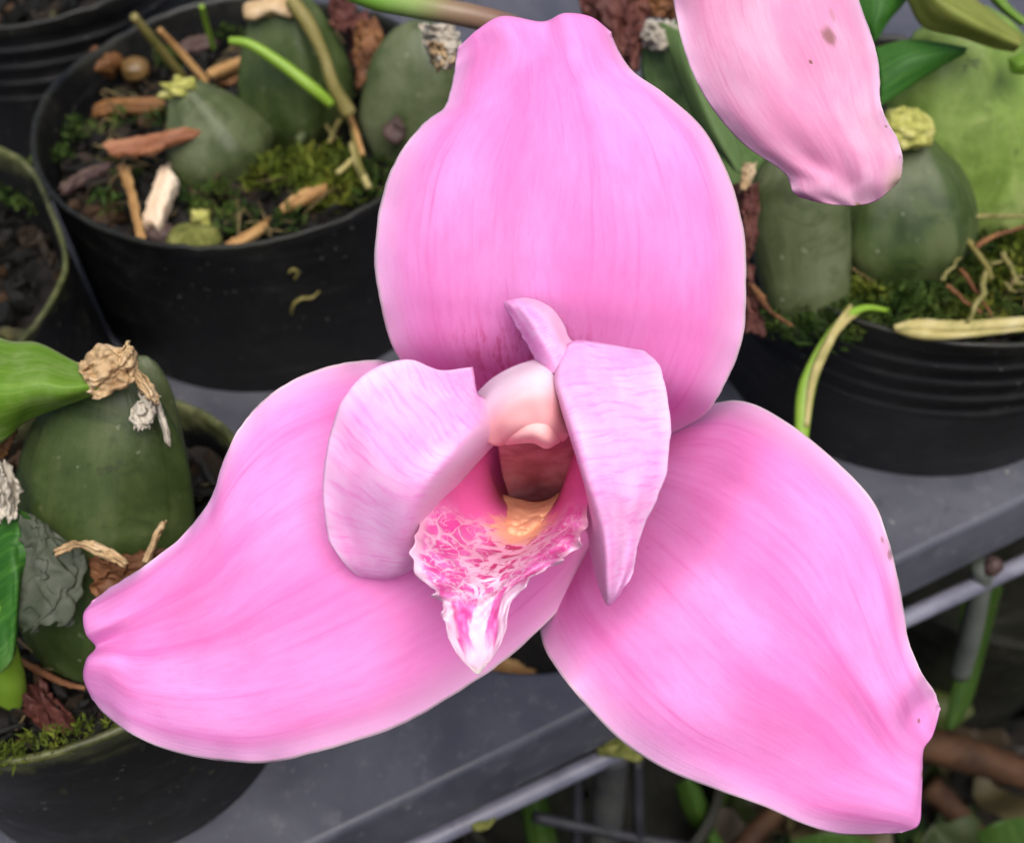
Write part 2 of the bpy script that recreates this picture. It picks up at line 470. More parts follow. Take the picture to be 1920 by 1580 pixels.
M_sheath = leaf_mat('yellow_green_sheath', (0.22, 0.27, 0.05), (0.34, 0.36, 0.09), (0.38, 0.32, 0.12))
M_shoot = simple('green_shoot', [(0.16, 0.30, 0.02), (0.27, 0.42, 0.05)], 40, 0.4, 0.4, 0.1)
M_stem = simple('olive_stem', [(0.10, 0.11, 0.025), (0.20, 0.17, 0.05), (0.26, 0.22, 0.09)], 70, 0.5)
M_dry = simple('dry_grass', [(0.20, 0.19, 0.05), (0.42, 0.36, 0.14), (0.52, 0.46, 0.24)], 120, 0.6, stretch=(1, 1, 1))
M_root = simple('old_root', [(0.10, 0.10, 0.025), (0.20, 0.18, 0.06), (0.30, 0.26, 0.11)], 200, 0.65)
M_paper = simple('papery_bract', [(0.34, 0.20, 0.10), (0.62, 0.44, 0.24), (0.80, 0.64, 0.44)], 110, 0.65, bump=0.5, trans=0.2)
M_palep = simple('pale_papery_bract', [(0.40, 0.36, 0.30), (0.62, 0.56, 0.46), (0.74, 0.68, 0.58)], 150, 0.7, bump=0.4, trans=0.25)
M_brownp = simple('brown_sheath', [(0.06, 0.025, 0.012), (0.17, 0.07, 0.03), (0.30, 0.15, 0.06)], 90, 0.6, bump=0.5, trans=0.1)
M_redp = simple('red_brown_sheath', [(0.05, 0.016, 0.014), (0.12, 0.04, 0.032), (0.20, 0.08, 0.06)], 80, 0.6, bump=0.5, trans=0.1)
M_cut = simple('yellow_cut', [(0.16, 0.16, 0.03), (0.38, 0.38, 0.09), (0.60, 0.56, 0.24)], 420, 0.7, bump=0.8, bdist=0.001)
M_bark = simple('dark_bark', [(0.004, 0.004, 0.0035), (0.013, 0.011, 0.009), (0.034, 0.028, 0.022)], 130, 0.7, 0.25, 0.8, 0.001, random_island=0.5)
def bark_mat():
    M = Mat('mixed_bark', 0.7, 0.25)
    nz = M.noise(M.coords('Object'), 150, 5, 0.65, 0.3)
    g = M.n('NewGeometry')
    c = M.ramp(g.outputs['Random Per Island'], [(0, (0.005, 0.005, 0.0045)), (.55, (0.014, 0.012, 0.010)), (.74, (0.030, 0.020, 0.013)), (.86, (0.065, 0.034, 0.016)), (.95, (0.07, 0.065, 0.022)), (1, (0.16, 0.10, 0.045))], 'CONSTANT')
    c = M.mix(M.val(nz, .3, .7, 0, .75), c, (0.005, 0.005, 0.004))
    M.color(c); M.bump(nz, .8, .001)
    return M.m
M_bark = bark_mat()
M_hole_shade = simple('soil', [(0.003, 0.003, 0.003), (0.012, 0.010, 0.009)], 200, 0.8, 0.2, 1.0, 0.002)  # near-black, used only for the shade put into the empty tray hole
M_moss = simple('moss', [(0.03, 0.055, 0.006), (0.09, 0.12, 0.012), (0.22, 0.22, 0.03)], 110, 0.7, 0.2, 0, random_island=0.4, trans=0.15)
M_moss_d = simple('dark_moss', [(0.012, 0.030, 0.006), (0.04, 0.075, 0.012), (0.10, 0.14, 0.025)], 110, 0.7, 0.2, 0, random_island=0.4, trans=0.15)
M_redbark = simple('red_bark', [(0.10, 0.03, 0.014), (0.26, 0.10, 0.045), (0.40, 0.19, 0.10)], 1.0, coords='UV', rough=0.55, spec=0.35, bump=0.7, bdist=0.001)
M_brownbark = simple('brown_bark', [(0.07, 0.028, 0.010), (0.17, 0.075, 0.024), (0.30, 0.14, 0.04)], 1.0, coords='UV', rough=0.6, spec=0.3, bump=0.7, bdist=0.001)
M_palewood = simple('pale_wood', [(0.48, 0.33, 0.20), (0.74, 0.58, 0.42), (0.86, 0.74, 0.60)], 1.0, coords='UV', rough=0.6, spec=0.3, bump=0.6, bdist=0.001)
M_tan = simple('tan_wood', [(0.22, 0.10, 0.035), (0.42, 0.24, 0.09), (0.56, 0.36, 0.16)], 1.0, coords='UV', rough=0.6, spec=0.3, bump=0.6, bdist=0.001)
M_mauve = simple('mauve_bark', [(0.03, 0.02, 0.018), (0.085, 0.05, 0.045), (0.12, 0.085, 0.06)], 1.0, coords='UV', rough=0.6, spec=0.3, bump=0.6, bdist=0.001)
M_moss_lump = simple('moss_lump', [(0.05, 0.06, 0.012), (0.14, 0.15, 0.035), (0.26, 0.25, 0.08)], 330, 0.8, 0.2, 1.0, 0.0015)
M_nut = simple('brown_nut', [(0.08, 0.045, 0.015), (0.17, 0.10, 0.035), (0.22, 0.14, 0.06)], 120, 0.35, 0.5, 0.4)
M_steel = simple('grey_rod', [(0.09, 0.09, 0.12), (0.17, 0.17, 0.22), (0.22, 0.22, 0.25)], 60, 0.38, 0.5, 0.2)
M_anther = simple('peach_anther', [(0.90, 0.43, 0.42), (0.92, 0.50, 0.48)], 60, 0.6, 0.2, 0.1)
M_callus = simple('yellow_callus', [(0.93, 0.42, 0.24), (0.95, 0.58, 0.34)], 160, 0.4, 0.4, 0.2, trans=0.1)
def column_mat():
    M = Mat('column', 0.62, 0.2)
    uv, u, v = M.uv()
    nz = M.noise(M.coords('Object'), 160, 4, 0.6)
    c = M.mix(M.val(nz, 0.35, 0.7), (0.92, 0.70, 0.80), (0.95, 0.80, 0.88))
    c = M.mix(M.val(v, 0.22, 0.62), c, (0.90, 0.44, 0.45))
    M.color(c); M.translucent(c, 0.12); return M.m
M_column = column_mat()
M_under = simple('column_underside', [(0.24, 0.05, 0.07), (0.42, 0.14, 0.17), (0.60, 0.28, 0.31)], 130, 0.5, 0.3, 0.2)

def pot_mat(name, algae, base=(0.006, 0.006, 0.0065)):
    M = Mat(name, 0.42, 0.35)
    vec = M.coords('Object')
    d = M.noise(vec, 45, 6, 0.65, 0.4); e = M.noise(vec, 180, 5, 0.65)
    c = M.mix(M.val(d, 0.45, 0.75, 0, 0.6), base, (0.016, 0.0155, 0.015))
    sep = M.n('SeparateXYZ'); tc = M.n('TexCoord'); M.l(tc.outputs['Object'], sep.inputs[0])
    hi = M.val(M.math('ADD', sep.outputs[2], M.math('MULTIPLY', M.math('SUBTRACT', d, 0.5), 0.03)), 0.058, 0.067)
    gr = M.ramp(e, [(0.3, (0.035, 0.04, 0.012)), (0.5, (0.09, 0.10, 0.03)), (0.7, (0.17, 0.17, 0.08))])
    c = M.mix(M.math('MULTIPLY', hi, algae), c, gr)
    st = M.math('MULTIPLY', M.val(e, 0.60, 0.70), M.val(d, 0.48, 0.62))
    c = M.mix(M.math('MULTIPLY', st, algae * 0.7), c, (0.09, 0.10, 0.035))
    mpz = M.n('Mapping'); mpz.inputs['Scale'].default_value = (1, 1, 7); M.l(tc.outputs['Object'], mpz.inputs[0])
    sm = M.noise(mpz.outputs[0], 26, 6, .7, .5)
    c = M.mix(M.val(sm, .52, .78, 0, .5), c, (0.045, 0.043, 0.040))
    sp = M.noise(vec, 600, 2, 0.5)
    c = M.mix(M.val(sp, 0.70, 0.76, 0, 0.6), c, (0.20, 0.20, 0.17))
    M.color(c); M.l(M.val(d, 0.3, 0.7, 0.36, 0.62), M.b.inputs['Roughness'])
    M.bump(M.math('ADD', d, M.math('MULTIPLY', e, .4)), 0.25, 0.001)
    return M.m
M_pot = pot_mat('black_pot', 0.07)
M_pot_moss = pot_mat('algae_pot', 0.95)

def tray_mat():
    M = Mat('slate_plastic', 0.42, 0.45)
    vec = M.coords('Object')
    d = M.noise(vec, 22, 6, 0.65, 0.6); e = M.noise(vec, 140, 5, 0.7)
    c = M.mix(M.val(d, 0.35, 0.7), (0.056, 0.058, 0.076), (0.094, 0.097, 0.118))
    c = M.mix(M.val(e, 0.54, 0.76, 0, 0.75), c, (0.16, 0.16, 0.17))
    sp = M.noise(vec, 330, 3, 0.6)
    c = M.mix(M.val(sp, 0.69, 0.75, 0, 0.8), c, (0.40, 0.38, 0.34))
    gm = M.noise(vec, 60, 6, .75, 1.0)
    c = M.mix(M.val(gm, .58, .72, 0, .6), c, (0.022, 0.022, 0.026))
    M.color(c); M.l(M.val(d, 0.3, 0.7, 0.34, 0.6), M.b.inputs['Roughness'])
    M.bump(M.math('ADD', d, M.math('MULTIPLY', e, .3)), 0.2, 0.001)
    return M.m
M_tray = tray_mat()

# ------------------------------------------------------------------ the setting: ground below, tray, rod
def ground():
    n = 60
    xs = np.linspace(-1.6, 1.6, n); ys = np.linspace(-0.8, 2.2, n)
    hz = smooth_noise((n, n), (18, 18), 3) * 0.012
    V = [(xs[i], ys[j], -0.30 + hz[j, i]) for j in range(n) for i in range(n)]
    o = obj('ground', V, grid_faces(n, n), simple('dark_earth', [(0.003, 0.003, 0.003), (0.012, 0.010, 0.006), (0.035, 0.028, 0.010)], 16, 0.8, 0.2, 0.8, 0.01))
    o['kind'] = 'structure'
ground()

E1, E2 = G(700, 1514)[:2], G(1920, 925)[:2]
ED = (E2 - E1) / np.linalg.norm(E2 - E1); EN = np.array([-ED[1], ED[0]])
POT = {'A': ((-0.082, 0.331), 0.0655), 'B': ((0.130, 0.287), 0.0700), 'C': ((-0.1945, 0.257), 0.0700),
       'D': ((-0.1056, 0.1598), 0.0492), 'E': ((-0.178, 0.447), 0.0650)}
HOLE = (0.004, 0.212, 0.0505)
def tray():
    bm = bmesh.new()
    a, b = E1 - ED * 0.35, E2 + ED * 0.35
    c, d = b + EN * 0.75, a + EN * 0.75
    outer = []
    for p, q in ((a, b), (b, c), (c, d), (d, a)):
        for k in range(24): outer.append(p + (q - p) * k / 24)
    inner = [(HOLE[0] + HOLE[2] * math.cos(t), HOLE[1] + HOLE[2] * math.sin(t)) for t in np.linspace(0, 2 * math.pi, 72, endpoint=False)]
    es = []
    for loop in (outer, inner):
        vs = [bm.verts.new((p[0], p[1], 0)) for p in loop]
        es += [bm.edges.new((vs[i], vs[(i + 1) % len(vs)])) for i in range(len(vs))]
    bmesh.ops.triangle_fill(bm, use_beauty=True, edges=es)
    bmesh.ops.recalc_face_normals(bm, faces=bm.faces)
    for f in bm.faces:
        if f.normal.z < 0: f.normal_flip()
    loops = [[v for v in bm.verts][:len(outer)], [v for v in bm.verts][len(outer):]]
    cen = [(a + b + c + d) / 4, np.array(HOLE[:2])]
    for li, lp_ in enumerate(loops):
        prev = lp_
        for off, z in ((.0008, -.0003), (.0016, -.0011), (.0019, -.0024), (.0019, -.025)):
            cur = []
            for v in lp_:
                if li == 0:
                    q = np.array(v.co[:2]); dn = -EN if abs(np.dot(q - a, EN)) < 1e-6 else np.zeros(2)
                else:
                    dn = (cen[1] - np.array(v.co[:2])); dn = dn / np.linalg.norm(dn)
                cur.append(bm.verts.new((v.co[0] + dn[0] * off, v.co[1] + dn[1] * off, z)))
            for i in range(len(cur)):
                j = (i + 1) % len(cur)
                bm.faces.new((prev[i], prev[j], cur[j], cur[i])).smooth = True
            prev = cur
    bmesh.ops.recalc_face_normals(bm, faces=bm.faces)
    me = bpy.data.meshes.new('nursery_tray'); bm.to_mesh(me); bm.free()
    me.materials.append(M_tray)
    o = lift(bpy.data.objects.new('nursery_tray', me), None)
    tag(o, 'slate grey plastic tray that the black pots stand on, with its edge running diagonally', 'tray')
tray()
r1, r2 = G(790, 1580, -0.035), G(1920, 1056, -0.035)
rd = (r2 - r1) / np.linalg.norm(r2 - r1)
tag(sweep('metal_rod', [r1 - rd * .3, r1, (r1 + r2) / 2 + np.array([0, 0, .0006]), r2, r2 + rd * .3], [0.0028] * 5, M_steel, seg=16, n=40, jitter=0.01),
    'thin grey metal rod running along below the tray edge', 'rod')

# ------------------------------------------------------------------ pots
def pot(key, mat, label, zr=0.065, ridges=True, seed=0):
    (cx, cy), R = POT[key]
    rng_ = np.random.default_rng(seed)
    tp = {'C': 1.0, 'A': .965, 'D': 0.90}.get(key, .90)
    prof = [(R * (tp - .04), -0.02), (R * tp, 0.0), (R * (tp + (.985 - tp) * .5), zr * 0.45)]
    zz = np.linspace(zr * 0.5, zr * 0.93, 57)
    for k, z in enumerate(zz):
        base = R * (tp + (.985 - tp) * z / zr)
        gr = 0.0011 * abs(math.cos((z - zz[0]) / (zz[-1] - zz[0]) * math.pi * 4)) ** 6 if ridges else 0
        prof.append((base + gr, z))
    prof += [(R * 0.992, zr * 0.96), (R + 0.0003, zr * 0.985), (R, zr), (R - 0.0011, zr), (R - 0.0016, zr * 0.97), (R * 0.93, zr * 0.55), (R * 0.80, -0.025)]
    n = 110
    wob = catmull(np.r_[rng_.normal(size=14), [0, 0]][:, None] * 0.0006, n)[:, 0]
    wob -= np.linspace(wob[0], wob[-1], n) * 0
    wob[-6:] = wob[-6:] * np.linspace(1, 0, 6) + wob[0] * np.linspace(0, 1, 6)
    nib = rng_.normal(size=n) * 0.00025
    V = []
    for (r, z) in prof:
        k = max(0, z / zr)
        for i in range(n):
            t = 2 * math.pi * i / n
            rr = r + wob[i] * k * 1.5
            V.append((cx + rr * math.cos(t), cy + rr * math.sin(t), z + ((wob[i] + nib[i]) * 1.0 if z > zr * .94 else 0)))
    V = np.array(V)
    me_o = obj('plant_pot', np.r_[V, [[cx, cy, -0.0]]][:-1], grid_faces(len(prof), n, True), mat)
    # keep the object origin at the pot's base so that the material can read heights
    dz = me_o.location.z
    me_o.data.transform(Matrix.Translation((0, 0, dz))); me_o.location.z = 0
    tag(me_o, label, 'pot', 'black plastic pots on the tray')
    return me_o
pot('A', M_pot, 'black plastic pot behind the left of the big flower, full of bark and small bulbs', seed=1, ridges=False)
pot('B', M_pot, 'black ridged pot on the right, with drooping dry grass over its rim', seed=2)
pot('C', M_pot_moss, 'black pot with algae green rim at the left photo edge', seed=3, ridges=False)
pot('D', M_pot_moss, 'dark pot in the lower left corner with moss on its rim', zr=0.068, seed=4, ridges=False)
pot('E', M_pot, 'ridged black pot in the upper left corner', seed=5)

def chips_stuff(key, z, n, label, seed, size=(0.003, 0.013)):
    """coarse potting bark: a dished bed with many small chips, one object"""
    (cx, cy), R = POT[key]; R = R * 0.93
    r = np.random.default_rng(seed); V = []; fs = []
    m = 40; rings = 8
    V.append((cx, cy, z - 0.004))
    for k in range(1, rings + 1):
        for i in range(m):
            t = 2 * math.pi * i / m
            V.append((cx + R * k / rings * math.cos(t), cy + R * k / rings * math.sin(t), z - 0.004 + r.normal() * 0.0015))
    for i in range(m): fs.append((0, 1 + i, 1 + (i + 1) % m))
    for k in range(rings - 1):
        for i in range(m):
            fs.append((1 + k * m + i, 1 + (k + 1) * m + i, 1 + (k + 1) * m + (i + 1) % m, 1 + k * m + (i + 1) % m))
    for c in range(n):
        rad = R * math.sqrt(r.random()) * 0.97; t = r.random() * 6.283
        o = np.array([cx + rad * math.cos(t), cy + rad * math.sin(t), z - 0.003 + r.random() * 0.005])
        L = size[0] + (size[1] - size[0]) * r.random() ** 1.5; Wd = L * (0.16 + 0.5 * r.random() ** 1.5); T = 0.0012 + 0.0025 * r.random()
        a = r.random() * 6.283; ti = r.normal() * 0.5
        ex = np.array([math.cos(a) * math.cos(ti), math.sin(a) * math.cos(ti), math.sin(ti)])
        ey = np.cross([0, 0, 1], ex); ey /= np.linalg.norm(ey); ey = ey + np.array([0, 0, r.normal() * .3]); ez = np.cross(ex, ey)
        b = len(V)
        pts = [(-.5, -.4), (-.1, -.55), (.5, -.3), (.55, .2), (.1, .5), (-.45, .35)]
        for s in (-1, 1):
            for (u, v) in pts:
                sc = 1.0 if s < 0 else 0.8
                V.append(o + ex * L * (u * sc + r.normal() * .08) + ey * Wd * (v * sc + r.normal() * .1) + ez * T * s * (.5 + r.normal() * .12))
        fs.append([b + 6 + q for q in range(6)]); fs.append([b + 5 - q for q in range(6)])
        for q in range(6): fs.append((b + q, b + (q + 1) % 6, b + 6 + (q + 1) % 6, b + 6 + q))
    o = obj('potting_bark', np.array(V), fs, M_bark, smooth=False)
    tag(o, label, 'bark', kind='stuff')
chips_stuff('A', 0.050, 800, 'dark potting bark filling the pot behind the left of the flower', 11)
chips_stuff('B', 0.054, 800, 'dark potting bark under the moss in the right pot', 12)
chips_stuff('C', 0.043, 600, 'dark potting bark in the algae rimmed pot at the left edge', 13)
chips_stuff('D', 0.060, 500, 'dark potting bark in the lower left pot', 14)
chips_stuff('E', 0.050, 220, 'dark potting bark in the upper left pot', 15)

def moss(name, blobs, mat, label, seed, n=900, blade=(0.0012, 0.0045)):
    """blobs: (px, py, z, radius m); small curved leaflets"""
    r = np.random.default_rng(seed); V = []; fs = []
    tot = sum(b[3] ** 2 for b in blobs)
    for (x, y, z, rad) in blobs:
        c = G(x, y, z)
        for k in range(int(n * rad ** 2 / tot) + 20):
            a = r.random() * 6.283; q = rad * math.sqrt(r.random())
            o = c + np.array([q * math.cos(a), q * math.sin(a), 0.004 * (1 - (q / rad) ** 2) + r.normal() * .0008])
            L = blade[0] + (blade[1] - blade[0]) * r.random(); wd = L * (.12 + .2 * r.random())
            d = np.array([r.normal() * .8, r.normal() * .8, .5 + r.random()]); d /= np.linalg.norm(d)
            s = np.cross(d, r.normal(size=3)); s /= np.linalg.norm(s); bend = np.array([r.normal(), r.normal(), -.3]) * L * .3
            b = len(V)
            V += [o - s * wd * .5, o + s * wd * .5, o + d * L * .55 + s * wd * .6 + bend * .3, o + d * L * .55 - s * wd * .6 + bend * .3, o + d * L + bend]
            fs += [(b, b + 1, b + 2, b + 3), (b + 3, b + 2, b + 4)]
    o = obj(name, np.array(V), fs, mat)
    tag(o, label, 'moss', kind='stuff')
moss('moss', [(500, 330, .053, .009), (560, 320, .053, .010), (620, 320, .053, .011), (640, 360, .052, .009), (470, 320, .053, .005), (590, 370, .052, .007)],
     M_moss, 'yellow green moss between the bulbs of the left pot', 21, 1500)
moss('moss', [(1600, 520, .058, .010), (1690, 520, .058, .012), (1760, 540, .058, .011), (1650, 570, .058, .012), (1740, 590, .058, .011), (1590, 585, .058, .012), (1850, 560, .058, .014), (1530, 600, .060, .012), (1480, 600, .058, .009), (1560, 610, .060, .009), (1880, 480, .06, .010)],
     M_moss_d, 'dark green moss along the front of the right pot', 22, 3600)
moss('moss', [(1830, 600, .060, .007), (1880, 520, .062, .008), (1905, 470, .062, .006), (1600, 520, .060, .006), (1620, 560, .060, .005)],
     M_moss, 'bright yellow green moss tufts at the right pot edge', 23, 700)
moss('moss', [(10, 1424, .067, .003), (60, 1408, .067, .003), (110, 1390, .067, .003), (160, 1374, .067, .002), (215, 1356, .067, .002)],
     M_moss, 'green moss fringe on the rim of the lower left pot', 24, 500, (0.0008, 0.002))
moss('moss', [(30, 370, .047, .005), (60, 390, .047, .005), (30, 330, .047, .006)], M_moss_d, 'moss inside the pot at the left edge', 25, 300)

moss('moss', [(150, 250, .052, .006), (240, 340, .052, .005), (200, 390, .052, .006), (330, 360, .052, .006), (400, 380, .053, .008), (450, 420, .053, .007), (540, 420, .053, .005),
              (230, 230, .052, .005), (300, 230, .052, .005), (430, 60, .052, .007), (320, 120, .052, .006), (700, 330, .053, .008), (690, 380, .053, .006), (120, 300, .052, .004)],
     M_moss_d, 'dark sparse moss scattered over the bark of the left pot', 26, 1500, (0.0010, 0.0036))
def crumbs(key, z, n, label, seed):
    (cx, cy), R = POT[key]; r = np.random.default_rng(seed); V = []; fs = []
    for k in range(n):
        rad = R * .80 * math.sqrt(r.random()); t = r.random() * 6.283
        c = np.array([cx + rad * math.cos(t), cy + rad * math.sin(t), z + .001 + r.random() * .003])
        a = r.random() * 6.283; L = r.uniform(.004, .016)
        d = np.array([math.cos(a), math.sin(a), r.normal() * .25]) * L; bend = r.normal(size=3) * L * .25
        v_, f_, _ = sweep_mesh([c - d / 2, c + bend, c + d / 2], [.0002, .0004, .00015], n=6, seg=4, seed=k)
        b = len(V); V += list(v_); fs += [[b + i for i in f] for f in f_]
    tag(obj('fine_debris', np.array(V), fs, simple('debris_' + key, [(.03, .018, .01), (.10, .07, .03), (.20, .16, .07)], 60, .7, random_island=.6)), label, 'debris', kind='stuff')
crumbs('A', .052, 130, 'fine dry roots and fibres strewn over the left pot', 41)
crumbs('B', .060, 130, 'fine dry roots and fibres strewn over the right pot', 42)
crumbs('D', .061, 60, 'fine dry fibres strewn over the lower left pot', 43)

# ------------------------------------------------------------------ bulbs, leaves, dry sheaths
def bulb(name, parent, base, top, wpx, mat, prof=((0, .72), (.15, .93), (.35, 1.0), (.6, .9), (.8, .66), (.93, .38), (1, .22)), flat=.6, ridges=5, amp=.07, phase=0.3, bow=0.0):
    b, t = P(*base), P(*top)
    n, m = 48, 96
    wr = smooth_noise((n, m), (6, 40), int(base[0]) % 97) * .007; wr[:, -8:] *= np.linspace(1, 0, 8); wr[:, :8] *= np.linspace(0, 1, 8)
    ax = t - b; L = np.linalg.norm(ax); ax /= L
    side = np.cross(ax, -F); side /= np.linalg.norm(side); fr = np.cross(side, ax)
    R = wpx / 2 * ((base[2] + top[2]) / 2) / FPX
    pr = catmull(np.array(prof, float), n)
    V = []; uv = []
    for j in range(n):
        for i in range(m):
            th = 2 * math.pi * i / m
            k = 1 + 1.8 * amp * (abs(math.cos(ridges * th / 2 + phase)) ** 5 - .3) + wr[j, i]
            r = R * pr[j, 1] * k
            V.append(b + ax * L * pr[j, 0] + side * (r * math.cos(th) + bow * R * math.sin(math.pi * pr[j, 0])) + fr * r * flat * math.sin(th))
            uv.append((i / m, j / n))
    fs = grid_faces(n, m, True); fs.append([(n - 1) * m + i for i in range(m)])
    return obj(name, V, fs, mat, parent, uv)
def crumple(amp, cells=(7, 7), seed=0, pxamp=0.0):
    def fn(g, uu, vv):
        g = g.copy()
        g[..., 2] += smooth_noise(g.shape[:2], cells, seed) * amp
        if pxamp:
            g[..., 0] += smooth_noise(g.shape[:2], cells, seed + 1) * pxamp
            g[..., 1] += smooth_noise(g.shape[:2], cells, seed + 2) * pxamp
        return g
    return fn
def patchpoly(name, parent, pts, d, mat, depthbump=3.0, nv=16, nu=16, seed=0, amp=1.2, pxamp=4, solid=.0006):
    """pts: left edge list then right edge list, (x,y) pairs; curved papery piece at depth d"""
    lft, rgt = pts
    rows = []
    for a, b in zip(lft, rgt):
        mid = ((a[0] + b[0]) / 2, (a[1] + b[1]) / 2)
        rows.append([(a[0], a[1], 0), (mid[0], mid[1], -depthbump), (b[0], b[1], 0)])
    c1 = crumple(amp * .8, (4, 5), seed, pxamp * .7); c2 = crumple(amp * .45, (13, 13), seed + 7, pxamp * .55)
    return sheet(name, rows, mat, parent, nv * 2, nu * 2, d, solid * .5, lambda g, uu, vv: c2(c1(g, uu, vv), uu, vv))

# ---- plant in the lower left pot
dB = depth(190, 1230, 0.06)
pD = thing('orchid_plant', 'orchid plant with big green bulb and cut bright leaf in lower left pot', 'orchid', G(190, 1230, 0.06))
bulb('pseudobulb', pD, (175, 1240, dB), (215, 690, dB - .030), 335, M_bulb_dark, flat=.55, ridges=4, amp=.04, phase=.2,
     prof=((0, .70), (.15, .92), (.38, 1.0), (.6, .95), (.78, .8), (.9, .56), (.97, .32), (1, .12)))
bulb('pseudobulb', pD, (300, 1150, dB + .008), (268, 668, dB - .018), 150, M_bulb_grey, flat=.5, ridges=3, amp=.05, phase=1.1,
     prof=((0, .8), (.3, 1.0), (.6, .95), (.85, .7), (.96, .4), (1, .12)))
lf = sheet('leaf', [[(-260, 520, 14), (-255, 700, 0), (-260, 890, 10)], [(-130, 560, 12), (-120, 720, -3), (-130, 900, 8)], [(0, 636, 8), (5, 735, -4), (-2, 830, 6)],
            [(70, 645, 6), (75, 725, -4), (40, 792, 5)], [(130, 675, 4), (125, 730, -3), (95, 767, 4)], [(180, 700, 2), (178, 722, -1), (155, 745, 2)], [(214, 714, 1), (212, 719, 0), (205, 726, 1)]],
      M_leaf, pD, 50, 24, dB - .040, .0009)
patchpoly('dry_bract', pD, ([(143, 680), (165, 668), (190, 642), (222, 655), (243, 640)], [(172, 748), (205, 740), (238, 722), (246, 700), (250, 668)]), dB - .040, M_paper, 3, 24, 24, 31, 1.2, 3)
patchpoly('dry_bract', pD, ([(236, 650), (240, 690), (262, 730), (280, 745)], [(250, 650), (262, 690), (290, 735), (296, 760)]), dB - .039, M_paper, 2, 22, 14, 32, .8, 3)
patchpoly('dry_bract', pD, ([(262, 735), (262, 755), (245, 770), (250, 800)], [(296, 745), (290, 770), (284, 795), (272, 805)]), dB - .037, M_palep, 1.5, 20, 14, 33, .8, 5)
patchpoly('dry_bract', pD, ([(290, 755), (300, 790), (312, 830)], [(298, 750), (312, 790), (321, 838)]), dB - .034, M_palep, 1, 16, 8, 34, .3, 1)
patchpoly('dry_bract', pD, ([(-10, 860), (-10, 920), (-10, 980)], [(12, 870), (38, 910), (28, 975)]), dB - .030, M_palep, 2, 16, 12, 35, 1, 4)
sheet('old_leaf', [[(-60, 1000, 6), (-30, 1120, 2), (-20, 1280, 2)], [(10, 955, 4), (20, 1080, -2), (20, 1240, 0)], [(60, 965, 4), (45, 1060, 0), (30, 1190, 2)]], M_leaf_dark, pD, 30, 16, dB - .030, .0007, crumple(.5, (5, 4), 3))
patchpoly('grey_bract', pD, ([(30, 960), (25, 1030), (15, 1120), (40, 1180)], [(80, 975), (130, 1030), (160, 1100), (130, 1170)]), dB - .028, simple('grey_film', [(0.03, 0.045, 0.022), (0.075, 0.09, 0.06), (0.13, 0.135, 0.11)], 150, .6, bump=.5, trans=.2), 3, 30, 26, 36, .35, 11)
patchpoly('dry_bract', pD, ([(100, 1030), (150, 1012), (200, 1025), (240, 1052)], [(105, 1040), (150, 1026), (195, 1045), (235, 1062)]), dB - .034, M_paper, 1, 24, 8, 37, .5, 2)
patchpoly('brown_sheath', pD, ([(168, 1050), (170, 1085), (172, 1125), (185, 1200)], [(235, 1050), (290, 1030), (345, 1040), (330, 1130)]), dB - .026, M_brownp, 4, 24, 24, 38, 1.0, 5)
patchpoly('brown_sheath', pD, ([(268, 1052), (285, 1010), (300, 980)], [(280, 1056), (296, 1012), (312, 976)]), dB - .030, M_paper, 1, 20, 8, 39, .3, 1)
patchpoly('brown_sheath', pD, ([(330, 880), (335, 940), (340, 990)], [(342, 880), (352, 940), (350, 990)]), dB - .012, M_brownp, 1, 14, 8, 40, .3, 1)
sweep('green_stem', px([(-20, 1130, dB - .03), (0, 1200, dB - .025), (15, 1260, dB - .015), (20, 1310, dB - .005)]), [.003, .0032, .0036, .004], M_shoot, pD, flat=.7)
patchpoly('brown_sheath', pD, ([(-20, 790), (-20, 830), (-20, 860)], [(42, 780), (22, 830), (5, 860)]), dB - .025, M_brownp, 2, 14, 12, 41, .6, 2)
tag(sweep('root', px([(20, 1230), (70, 1255), (120, 1280), (160, 1290)], z=.066), [.0008, .0008, .0007, .0005], M_brownp, jitter=.1), 'thin brown root lying on soil of lower left pot', 'root')
tag(chip('dry_leaf', [(35, 1300), (60, 1275), (75, 1268), (95, 1300), (130, 1330), (142, 1360), (110, 1372), (60, 1360)], .064, M_redp, seed=4, ripple=.0012), 'crumpled reddish dry leaf on soil of lower left pot', 'dry leaf')

# ---- plant in the left pot
zA = 0.052
pA = thing('orchid_plant', 'orchid plant with dark bulbs and pale green shoot in the left pot', 'orchid', G(560, 230, zA))
d1 = depth(430, 310, zA); d2 = depth(560, 240, zA); d3 = depth(780, 280, zA)
b1 = bulb('pseudobulb', pA, (445, 330, d1), (345, 165, d1 - .012), 190, M_bulb_grey, flat=.75, ridges=4, amp=.07, phase=.5, prof=((0, .75), (.2, 1.0), (.45, .95), (.7, .72), (.9, .45), (1, .30)))
ROOT[b1.name] = ROOT[pA.name]
obj_cut = lump('cut_top', P(342, 168, d1 - .014), (.0052, .0034, .0034), M_cut, b1, .5, 51)
bulb('pseudobulb', pA, (560, 270, d2), (530, 0, d2 - .026), 205, M_bulb_dark, flat=.7, ridges=5, amp=.10, phase=.2, prof=((0, .55), (.2, .9), (.45, 1.0), (.7, .86), (.9, .62), (1, .45)))
lump('cut_top', P(515, 5, d2 - .030), (.007, .005, .004), M_paper, pA, .4, 52)
bulb('pseudobulb', pA, (780, 300, d3), (790, 40, d3 - .020), 210, M_bulb_grey, flat=.6, ridges=4, amp=.05, phase=.8, prof=((0, .75), (.25, 1.0), (.5, .97), (.75, .8), (.92, .5), (1, .2)))
